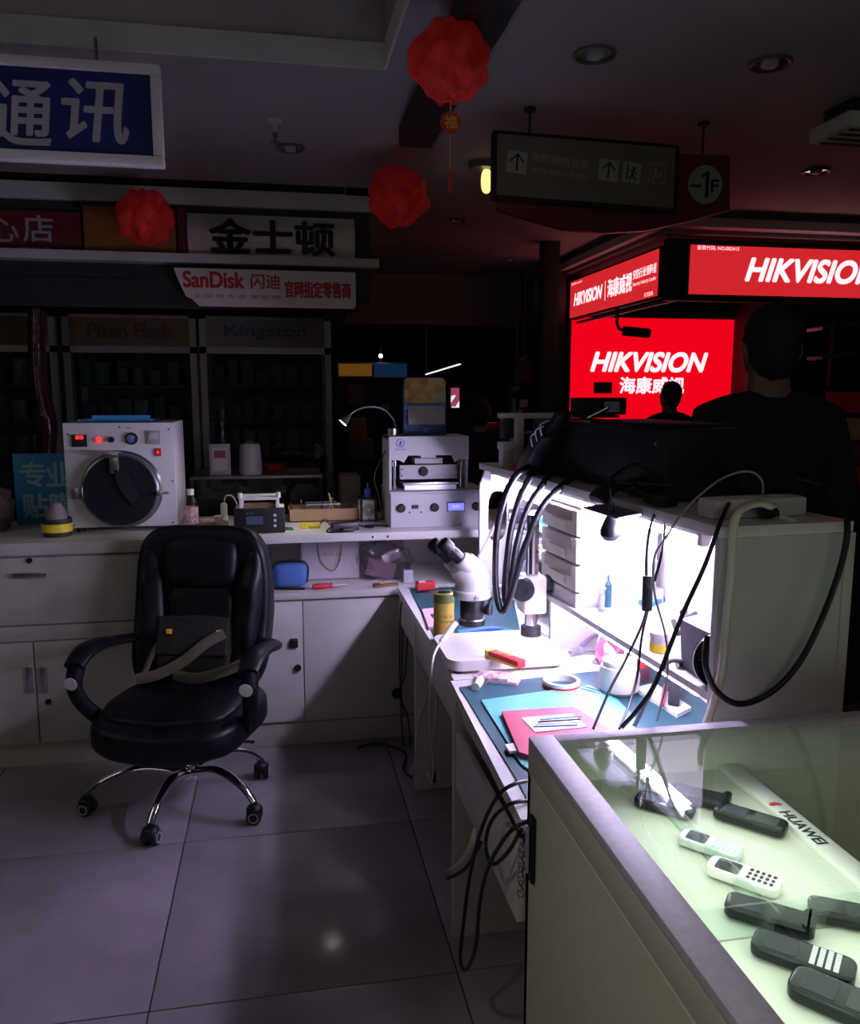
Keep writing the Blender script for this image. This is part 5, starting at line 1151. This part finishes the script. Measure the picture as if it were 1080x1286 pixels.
# cords at the far panel
for k, (l, pts, r, m) in enumerate((
    ('thin black cord hanging down the white counter corner', [P(506, 760, Y=3.42), P(505, 830, Y=3.42), P(504, 900, Y=3.42), P(510, 960, Y=3.36)], .003, 'rubber'),
    ('second thin black cord knotted beside the counter corner', [P(512, 800, Y=3.4), P(508, 850, Y=3.4), P(500, 870, Y=3.38), P(512, 900, Y=3.38), P(516, 955, Y=3.35)], .003, 'rubber'),
    ('white cord hanging along the far bench leg panel', [P(546, 830, Y=2.9), P(548, 890, Y=2.93), P(543, 940, Y=2.94), P(547, 985, Y=2.94)], .004, 'plastic_w'),
    ('grey and black cord bowing beside the white cord', [P(538, 870, Y=2.93), P(525, 910, Y=2.93), P(522, 950, Y=2.93), P(516, 972, Y=2.92)], .0045, 'frost'),
)):
    cable('drooping_cable', l, pts, r, m)
t = thing('cord_knot', 'small black cord knot against the white counter corner', 'cords', P(498, 870, Y=3.4)); B().lathe([(0, -.006), (.02, -.006), (.02, .006), (0, .006)], (0, 0, 0), (0, 1, 0), 12).tube([(.02*math.cos(a), -.01, .02*math.sin(a)) for a in [k*PI/4 for k in range(10)]], .004, n=6).build('knot', 'rubber', t)
t = thing('plug_bundle', 'cluster of hanging plugs at the foot of the far leg panel', 'plugs', P(545, 975, Y=2.93))
for k in range(3): B().box((-.02+.02*k, 0, .0), (.014, .014, .05), .004, rot=(0, R(12*k-12), 0)).build('plug', ['plastic_w', 'ink', 'plastic_c'][k], t)
cable('floor_cord', 'grey cord lying on the floor at the foot of the counter', [(.30, 3.40, .006), (.38, 3.43, .006), (.46, 3.38, .006), (.50, 3.3, .006), (.47, 3.16, .006), (.49, 3.08, .006)], .005, 'dark')

# ================================================================== DISPLAY CASE
GX, GY, GZ = .454, 1.421, .90
XR = 1.75; YN = -.35
t = thing('glass_display_case', 'beige counter case with glass top showing old phones', 'display case', (GX, GY, 0))
Wc = XR-GX; Lc = GY-YN
B().mm((0, -Lc, .06), (.018, 0, .828), .001).build('side_panel', 'beige', t)
B().mm((0, -.018, .06), (Wc, 0, .828), .001).build('end_panel', 'beige', t)
B().mm((.002, -Lc, .828), (.016, 0, .832)).build('seam_strip', 'trim', t)
B().mm((-.0, -Lc, .832), (.018, 0, .8815), .001).mm((.018, -.018, .832), (Wc, 0, .8815), .001).build('apron', 'beige', t)
B().mm((.01, -Lc, 0), (.03, 0, .06)).build('plinth', 'dark', t)
B().mm((0, -Lc, .882), (.049, 0, .9), .002).mm((.049, -.030, .882), (Wc, 0, .9), .002).build('top_rim', 'rim', t)
B().mm((Wc-.05, -Lc, .882), (Wc, -.03, .9), .002).build('top_rim', 'rim', t)
B().mm((.045, -Lc, .890), (Wc-.04, -.026, .896)).build('glass_top', 'glasst', t)
B().mm((.018, -Lc, .8), (.022, -.018, .882)).mm((.018, -.024, .8), (Wc, -.018, .882)).build('lining', 'inner', t)
zp = .812
B().mm((.018, -Lc, zp-.008), (.428, -.02, zp)).build('display_shelf', 'inner', t)
B().mm((.385, -Lc, zp), (.425, -.03, zp+.010), .001).build('shelf_strip', 'plastic_w', t)
B().mm((.018, -Lc, .40), (Wc, -.02, .41)).build('lower_shelf', mat('dark_green_glass', (.07, .10, .085), .15), t)
lg = P(948, 1013, z=zp+.01); tg = P(960, 1022, z=zp+.01)
text('HUAWEI', 'ink', t, (.392, tg.y-GY, zp+.0105), h=.020, w=.105, rot=(0, 0, R(-90)), bold=.0008)
for k_ in range(6):
    a_ = R(15+30*k_); B().sup((.402+.008*math.cos(a_), lg.y-GY+.008*math.sin(a_)-.004, zp+.0106), (.012, .0045, .0006), 1, 1, rot=(0, 0, a_), nu=10, nv=4).build('petal', 'red', t)
# divider panes
B().mm((.02, -.50, zp), (.40, -.496, zp+.05)).mm((.20, -.50, zp), (.204, -.04, zp+.035)).build('glass_divider', 'glass', t)
# light strips inside
B().mm((Wc-.10, -.9, .868), (Wc-.085, -.04, .880)).build('light_strip', 'strip', t)
B().mm((.022, -1.6, .870), (.030, -.45, .880)).build('light_strip', 'strip', t)
al = area('case_strip_light', (GX+.25, GY-.75, .878), (0, 0, 0), .3, 1.2, K['case'], (.95, 1, .88)); al.parent = None
# lock and chain
p = P(670, 1065, X=GX)
t = thing('door_latch', 'black metal latch bar on the corner of the beige case', 'latch', (GX-.001, p.y, 0))
ztop, zbot = P(670, 1022, X=GX).z, P(672, 1110, X=GX).z
yl = P(671, 1060, X=GX).y
t.location = (GX-.001, yl, 0)
B().mm((-.008, -.012, zbot), (0, .012, ztop), .003).build('plate', 'blackm', t); B().cyl((-.012, 0, ztop-.02), (-.012, 0, zbot+.02), .005, n=10).build('bolt', 'steel', t)
t = thing('chain', 'short dark steel chain hanging beside the case latch', 'chain', (GX-.012, GY-.004, 0))
for k in range(8):
    z = P(662, 1060+9*k, X=GX).z; a_ = k % 2
    cth = [2*PI*i/8 for i in range(9)]
    B().tube([((.006*math.cos(q_) if a_ else 0), (0 if a_ else .006*math.cos(q_)), z+.011*math.sin(q_)) for q_ in cth], .002, n=6, steps=2).build('link', 'steel', t)
# phones
def slabphone(px, py, l, w, h, rz, label, m='black', kind='slab', z=zp):
    p = P(px, py, z=z+.01)
    t = thing('mobile_phone', label, 'phone', (p.x, p.y, z+.004), rz)
    def rnd_(x0, y0, x1, y1, r): return rr(x0, y0, x1, y1, r, 4)
    b = B(); b.slab(rnd_(-w/2, -l/2, w/2, l/2, w*.28), 0, h)
    es = [e for e in b.bm.edges if abs(e.verts[0].co.z-e.verts[1].co.z) < 1e-6]
    bmesh.ops.bevel(b.bm, geom=es, offset=h*.3, segments=3, profile=.6, affect='EDGES'); b.build('body', m, t)
    B().slab(rnd_(-w*.36, l*.05, w*.36, l*.38, .004), h, h+.0006).build('screen', 'blackm' if m != 'ink' else 'frost', t)
    if kind == 'keys':
        kb = M['frost'] if m not in ('plastic_w', 'frostphone') else M['dark']
        for r_ in range(5):
            for c_ in range(3): B().sup(((c_-1)*w*.26, -l*.08-r_*l*.078, h), (w*.2, l*.055, .003), .8, .8, nu=10, nv=6).build('key', kb, t)
    elif kind == 'qwerty':
        for r_ in range(4):
            for c_ in range(8): B().box(((c_-3.5)*w*.10, -l*.10-r_*l*.075, h), (w*.075, l*.05, .0025)).build('key', 'frost', t)
    elif kind == 'flip': B().slab(rnd_(-w/2, -l*.5, w/2, -l*.36, .01), h*.2, h*1.25).build('hinge_block', m, t)
    else: B().slab(rnd_(-w*.36, -l*.38, w*.36, -l*.05, .004), h, h+.0006).build('lower_panel', 'rubber', t)
    return t
blk = mat('glossy_black_phone', (.004, .006, .007), .2, spec=.3); sil = mat('silver_phone', (.60, .62, .62), .3, .2); M['blk'] = blk; M['sil'] = sil
A = R(42)
slabphone(934, 1102, .108, .044, .016, A, 'white candybar phone with grey keypad in the case', 'plastic_w', 'keys')
slabphone(892, 1062, .10, .042, .014, A, 'silver candybar phone just behind the white one', 'sil', 'keys')
slabphone(966, 1152, .118, .046, .018, R(50), 'black flip phone in front of the white candybar phone', 'blk', 'flip')
slabphone(1008, 1204, .125, .050, .016, R(46), 'black phone with silver letter keys in the case', 'blk', 'qwerty')
slabphone(1058, 1262, .12, .055, .020, R(40), 'black phone nearest the camera in the case', 'blk', 'slab')
slabphone(1068, 1152, .11, .045, .018, R(60), 'black phone nearest the right edge on the shelf', 'blk', 'slab')
slabphone(942, 1030, .12, .046, .016, R(42), 'long black phone left of the brand strip', 'blk', 'slab')
slabphone(878, 1002, .11, .045, .016, R(52), 'black phone at the far end beside the strip', 'blk', 'flip')
slabphone(835, 1012, .105, .045, .016, R(48), 'dark bluish phone at the far left of the shelf', 'blk', 'slab')
# packets on lower shelf
for k, (px, py, rz) in enumerate(((960, 970, .3), (1040, 985, -.2), (1060, 1030, .5))):
    p = P(px, py, z=.42); 
    if p.x > GX+.44: 
        t = thing('phone_carton', ['flat dark carton under the far strip in the case', 'dim grey carton on the lower case shelf', 'dark carton nearest on the lower case shelf'][k], 'box', (p.x, p.y, .411), rz); B().mm((-.09, -.05, 0), (.09, .05, .03), .002).build('carton', mat('grey_carton_%s' % 'abc'[k], (.12, .14, .13), .4), t); B().mm((-.06, -.03, .03), (.02, .02, .031)).build('label', 'frost', t)

# ================================================================== OFFICE CHAIR
ch = thing('office_chair', 'black leather swivel chair with curved arms and chrome star base', 'chair', (-.375, 3.05, 0), R(-16))
hubz = .13
for k, (wx, wy) in enumerate(((-.742, 3.023), (-.477, 2.764), (-.127, 2.851), (-.109, 3.20), (-.50, 3.36))):
    v = Matrix.Rotation(R(16), 3, 'Z') @ Vector((wx+.375, wy-3.05, 0)); d = v.normalized()
    lg = B().tube([d*.03+Vector((0, 0, hubz)), v*.45+Vector((0, 0, hubz+.03)), v*.8+Vector((0, 0, hubz-.002)), v+Vector((0, 0, .075))], [.024, .021, .017, .014], n=12, flat=.75).build('leg', 'chrome', ch)
    cs = B(); a_ = math.atan2(v.y, v.x)+1.1+k*.5; ax = Vector((math.cos(a_), math.sin(a_), 0))
    for s_ in (-1, 1): cs.lathe([(0, -.011), (.024, -.011), (.028, -.006), (.028, .006), (.024, .011), (0, .011)], v+ax*.018*s_+Vector((0, 0, .028)), ax, 20)
    cs.cyl(v+Vector((0, 0, .03)), v+Vector((0, 0, .08)), .010, n=12).sup(v+Vector((0, 0, .045)), (.06, .06, .045), .7, .9)
    co = cs.build('caster', 'rubber', ch)
    for s_ in (-1, 1): B().lathe([(.015, .0112), (.019, .0112), (.019, .0122), (.015, .0122)], v+ax*.018*s_+Vector((0, 0, .028)), ax*s_, 20).build('wheel_ring', 'frost', co)
B().lathe([(.035, .09), (.04, .11), (.04, .15), (.03, .165), (.026, .18), (.022, .27), (0, .27)]).build('hub', 'chrome', ch)
B().box((0, .02, .285), (.20, .26, .05), .015).build('mechanism', 'rubber', ch)
B().tube([(.08, -.02, .28), (.2, -.03, .27), (.27, -.03, .265)], .006).build('lever', 'rubber', ch)
def seatf(p):
    p = p.copy(); p.z += .012*math.sin(p.x*11+p.y*6)+.008*noise.noise(p*9); p.z -= .05*max(0, -p.y-.1)*2*(1 if p.z > 0 else .6)
    return p
B().sup((0, -.03, .355), (.57, .56, .15), .45, .55, fn=seatf, nu=48, nv=24).build('seat', 'leather', ch)
B().sup((0, -.02, .42), (.50, .46, .07), .5, .5, fn=seatf, nu=40, nv=20).build('seat_cushion', 'leather', ch)
rc = R(-13)
def backf(p):
    p = p.copy(); v_ = p.z/.62
    p.x *= 1-.16*max(0, v_)**1.5*1.3 - .06*max(0, -v_)
    p.y += -.05*(p.x/.27)**2 + .03*math.cos(v_*5)
    p.y += .006*noise.noise(p*10); return p
bk = Vector((0, .250, .70))
B().sup(bk, (.55, .15, .66), .42, .4, rot=(rc, 0, 0), fn=backf, nu=56, nv=40).build('backrest', 'leather', ch)
B().sup(bk+Vector((0, -.030, .195)), (.30, .10, .20), .5, .45, rot=(rc, 0, 0), fn=lambda p: p, nu=40, nv=20).build('head_cushion', 'leather2', ch)
B().sup(bk+Vector((0, -.060, -.02)), (.27, .08, .26), .5, .4, rot=(rc, 0, 0), nu=40, nv=20).build('back_cushion', 'leather2', ch)
for s_ in (-1, 1): B().sup(bk+Vector((s_*.195, -.065, -.02)), (.10, .11, .56), .6, .6, rot=(rc, 0, s_*R(-20)), fn=lambda p: Vector((p.x-.0, p.y+.006*math.sin(p.z*40), p.z)), nu=24, nv=36).build('side_bolster', 'leather', ch)
for s_ in (-1, 1):
    x_ = s_*.315
    B().tube([(s_*.25, .16, .60), (x_, .10, .60), (x_, -.02, .625), (x_, -.13, .63), (x_, -.21, .60)], [.028, .034, .042, .044, .036], n=14, flat=.55).build('arm_pad', 'leather', ch)
    B().tube([(x_, -.19, .595), (x_+s_*.005, -.205, .52), (x_-s_*.01, -.17, .44), (x_-s_*.04, -.10, .36), (s_*.24, -.04, .33)], [.032, .027, .027, .028, .026], n=14).build('armrest', 'leather2', ch)
    st = B().lathe([(0, 0), (.024, 0), (.024, .002), (0, .003)], (x_-s_*.0, -.236, .545), (0, -1, -.15), 24).build('sticker', 'paper', ch)
# bag on the chair
bg = thing('messenger_bag', 'dark canvas messenger bag with khaki strap lying on the chair seat', 'bag', ch.matrix_basis @ Vector((0, .10, .465)), R(-16), rot=(R(-22), 0, R(-16)))
B().sup((-.01, 0, .115), (.30, .09, .25), .35, .3, fn=lambda p: p*(1+.05*noise.noise(p*14)), nu=40, nv=24).build('bag_body', 'bag', bg)
B().box((-.01, -.045, .15), (.285, .018, .15), .008, seg=3).build('flap', 'bag', bg)
for x_ in (-.10, .10): B().box((x_, -.060, .165), (.022, .012, .020), .003).build('buckle', 'gold' if x_ < 0 else 'steel', bg)
B().tube([(.12, -.062, .165), (.05, -.068, .12), (-.03, -.07, .05), (-.12, -.075, .0), (-.2, -.08, -.02)], .0035, n=8, flat=6).build('strap', 'khaki', bg)
B().tube([(-.12, -.05, .16), (-.16, -.05, .08), (-.18, -.06, .0)], .003, n=8, flat=4).build('side_strap', 'khaki', bg)
B().tube([(-.05, -.09, .0), (.05, -.11, -.01), (.15, -.10, .02), (.20, -.06, .05)], .004, n=8, flat=5).build('lower_strap', 'khaki', bg)

# ================================================================== PEOPLE
def skin(name, nodes, edges, m, parent, root, sub=2):
    me = bpy.data.meshes.new(name); names = list(nodes); idx = {n: i for i, n in enumerate(names)}
    me.from_pydata([nodes[n][0] for n in names], [(idx[a], idx[b]) for a, b in edges], [])
    o = bpy.data.objects.new('tmp', me); C.objects.link(o)
    md = o.modifiers.new('s', 'SKIN'); sd_ = me.skin_vertices[0].data if me.skin_vertices else None
    for n in names:
        r_ = nodes[n][1]; r_ = r_ if isinstance(r_, tuple) else (r_, r_)
        me.skin_vertices[0].data[idx[n]].radius = r_; me.skin_vertices[0].data[idx[n]].use_root = (n == root)
    s2 = o.modifiers.new('u', 'SUBSURF'); s2.levels = sub; s2.render_levels = sub
    dg = bpy.context.evaluated_depsgraph_get(); m2 = bpy.data.meshes.new_from_object(o.evaluated_get(dg)); m2.name = name
    bpy.data.objects.remove(o); m2.shade_smooth()
    return m2
def person(label, loc, rz, H, pose='front', hairlen=.0, mats=('cloth', 'denim')):
    t = thing('person', label, 'person', loc, rz); k = H/1.75
    N = {}; E = []
    def add(n, p, r, par=None):
        N[n] = (Vector(p)*k, tuple(x*k for x in r) if isinstance(r, tuple) else r*k)
        if par: E.append((par, n))
    add('pel', (0, 0, .95), (.15, .10)); add('waist', (0, .0, 1.08), (.135, .09), 'pel'); add('chest', (0, .0, 1.27), (.16, .105), 'waist'); add('up', (0, .0, 1.40), (.12, .085), 'chest')
    add('neck', (0, .0, 1.48), .056, 'up'); add('head0', (0, -.015, 1.56), .06, 'neck'); add('head1', (0, -.018, 1.63), .07, 'head0')
    for s_, sn in ((-1, 'l'), (1, 'r')):
        add('sh'+sn, (s_*.17, .0, 1.40), .058, 'up')
        el = (s_*.235, .03, 1.13) if pose != 'reach' else (s_*.24, -.12, 1.17)
        wr = (s_*.20, -.17, 1.02) if pose != 'reach' else (s_*.18, -.34, 1.12)
        add('el'+sn, el, .04, 'sh'+sn); add('wr'+sn, wr, .026, 'el'+sn)
        hd = Vector(wr)+Vector((-s_*.03, -.05, -.012)); add('pa'+sn, hd, (.034, .016), 'wr'+sn)
        fv = (hd-Vector(wr)).normalized()
        for q_ in range(4):
            off = Vector((s_*(-.024+.016*q_), 0, .004)); ln = (.030, .036, .034, .026)[q_]
            a1 = hd+fv*.035+off; add('f%s%da' % (sn, q_), a1, .0085, 'pa'+sn); add('f%s%db' % (sn, q_), a1+fv*ln+Vector((0, 0, -.012)), .0075, 'f%s%da' % (sn, q_)); add('f%s%dc' % (sn, q_), a1+fv*(ln+.016)+Vector((0, 0, -.032)), .0065, 'f%s%db' % (sn, q_))
        th0 = hd+Vector((-s_*.032, -.005, 0)); add('th'+sn, th0, .010, 'pa'+sn); add('tk'+sn, th0+Vector((-s_*.02, -.035, -.004)), .008, 'th'+sn)
        add('hip'+sn, (s_*.09, 0, .88), .085, 'pel'); add('kn'+sn, (s_*.10, -.01, .50), .056, 'hip'+sn); add('an'+sn, (s_*.10, .02, .09), .036, 'kn'+sn); add('ft'+sn, (s_*.11, -.12, .035), (.038, .025), 'an'+sn)
    me = skin('body', N, E, None, t, 'pel')
    bm = bmesh.new(); bm.from_mesh(me)
    # head: sculpted skull with face, joined to the same mesh
    b = B(); b.bm = bm
    def hf(p):
        x, y, z = p.x, p.y, p.z
        if z < 0: x *= 1-.30*(-z/.12)**1.5; y = y*(1-.12*(-z/.12)) - .012*(-z/.12)
        if y < 0:
            y *= .94
            if abs(x) < .02 and -.045 < z < .02: y -= .022*(1-abs(x)/.02)*(1-abs(z+.02)/.035 if abs(z+.02) < .035 else 0)
            if .02 < abs(x) < .045 and abs(z-.012) < .014: y += .009
            if abs(x) < .028 and abs(z+.058) < .006: y += .006
            if z < -.075 and abs(x) < .03: y -= .006
        return Vector((x, y, z))*k
    b.sup(Vector((0, -.015, 1.635))*k, (.150, .19, .235), .95, .95, fn=hf, nu=48, nv=36)
    for s_ in (-1, 1): b.sup(Vector((s_*.076, 0.0, 1.63))*k, (.018*k, .036*k, .062*k), .8, .8, rot=(0, s_*R(12), R(-s_*20)), nu=14, nv=10)
    bm.to_mesh(me); bm.free(); me.shade_smooth(); obj('body', me, 'skin', t)
    for s_ in (-1, 1):
        e = B().sup(Vector((s_*.032, -.097, 1.648))*k, (.024*k, .018*k, .014*k), 1, 1, nu=12, nv=8).build('eye', 'paper', t)
        B().sup(Vector((s_*.032, -.1055, 1.648))*k, (.009*k, .004*k, .009*k), 1, 1, nu=10, nv=6).build('pupil', 'ink', e)
    B().sup(Vector((0, -.098, 1.575))*k, (.044*k, .012*k, .013*k), 1, 1, nu=14, nv=8).build('lips', 'pinkl', t)
    def hr(p):
        q_ = p.copy()
        if q_.y < -.02 and q_.z < .055: q_.y = -.02-(q_.y+.02)*-.1
        if q_.z < 0: q_.x *= .93; q_.z *= (1.22 if q_.y > .02 else .75)
        q_ *= 1+.05*noise.noise(p*38)
        return q_*k
    B().sup(Vector((0, .004, 1.668))*k, (.170, .195, .215+hairlen), .95, .95, fn=hr, nu=48, nv=32).build('hair', 'hair', t, sharp=180)
    # clothing
    J = {n: (v[0], tuple((x if isinstance(v[1], tuple) else v[1])+.018*k for x in (v[1] if isinstance(v[1], tuple) else (v[1], v[1])))) for n, v in N.items() if n in ('pel', 'waist', 'chest', 'up', 'shl', 'shr', 'ell', 'elr', 'wrl', 'wrr')}
    for n in ('shl', 'shr'): J[n] = (J[n][0]+Vector((0, 0, .02*k)), J[n][1])
    J['up'] = (J['up'][0]+Vector((0, 0, .03*k)), (.15*k, .10*k))
    J['col'] = (Vector((0, .012, 1.535))*k, (.080*k, .080*k)); J['pel'] = (J['pel'][0]-Vector((0, 0, .06*k)), (.165*k, .125*k))
    je = [e for e in E if e[0] in J and e[1] in J]+[('up', 'col')]
    obj('jacket', skin('jacket', J, je, None, t, 'pel'), mats[0], t)
    T_ = {'pel': (Vector((0, 0, .93))*k, (.14*k, .11*k))}; te = []
    for sn, s_ in (('l', -1), ('r', 1)):
        T_['h'+sn] = (N['hip'+sn][0], .10*k); T_['k'+sn] = (N['kn'+sn][0], .075*k); T_['a'+sn] = (N['an'+sn][0], .060*k); te += [('pel', 'h'+sn), ('h'+sn, 'k'+sn), ('k'+sn, 'a'+sn)]
        B().sup(Vector((s_*.108, -.055, .045))*k, (.10*k, .28*k, .088*k), .6, .8, nu=20, nv=12).build('shoe', 'rubber', t)
    T_ = {n: (v[0], v[1] if isinstance(v[1], tuple) else (v[1], v[1])) for n, v in T_.items()}
    obj('trousers', skin('trousers', T_, te, None, t, 'pel'), mats[1], t)
    return t
person('large man in dark clothes seen from behind beyond the hutch', (1.50, 2.32, 0), PI-R(12), 1.80)
person('small dark haired figure in front of the glowing red screen', (3.04, 6.02, 0), PI+R(10), 1.63)
person('shadowy figure in dark clothes standing behind the press machine', (1.40, 5.62, 0), PI-R(20), 1.50, 'reach')
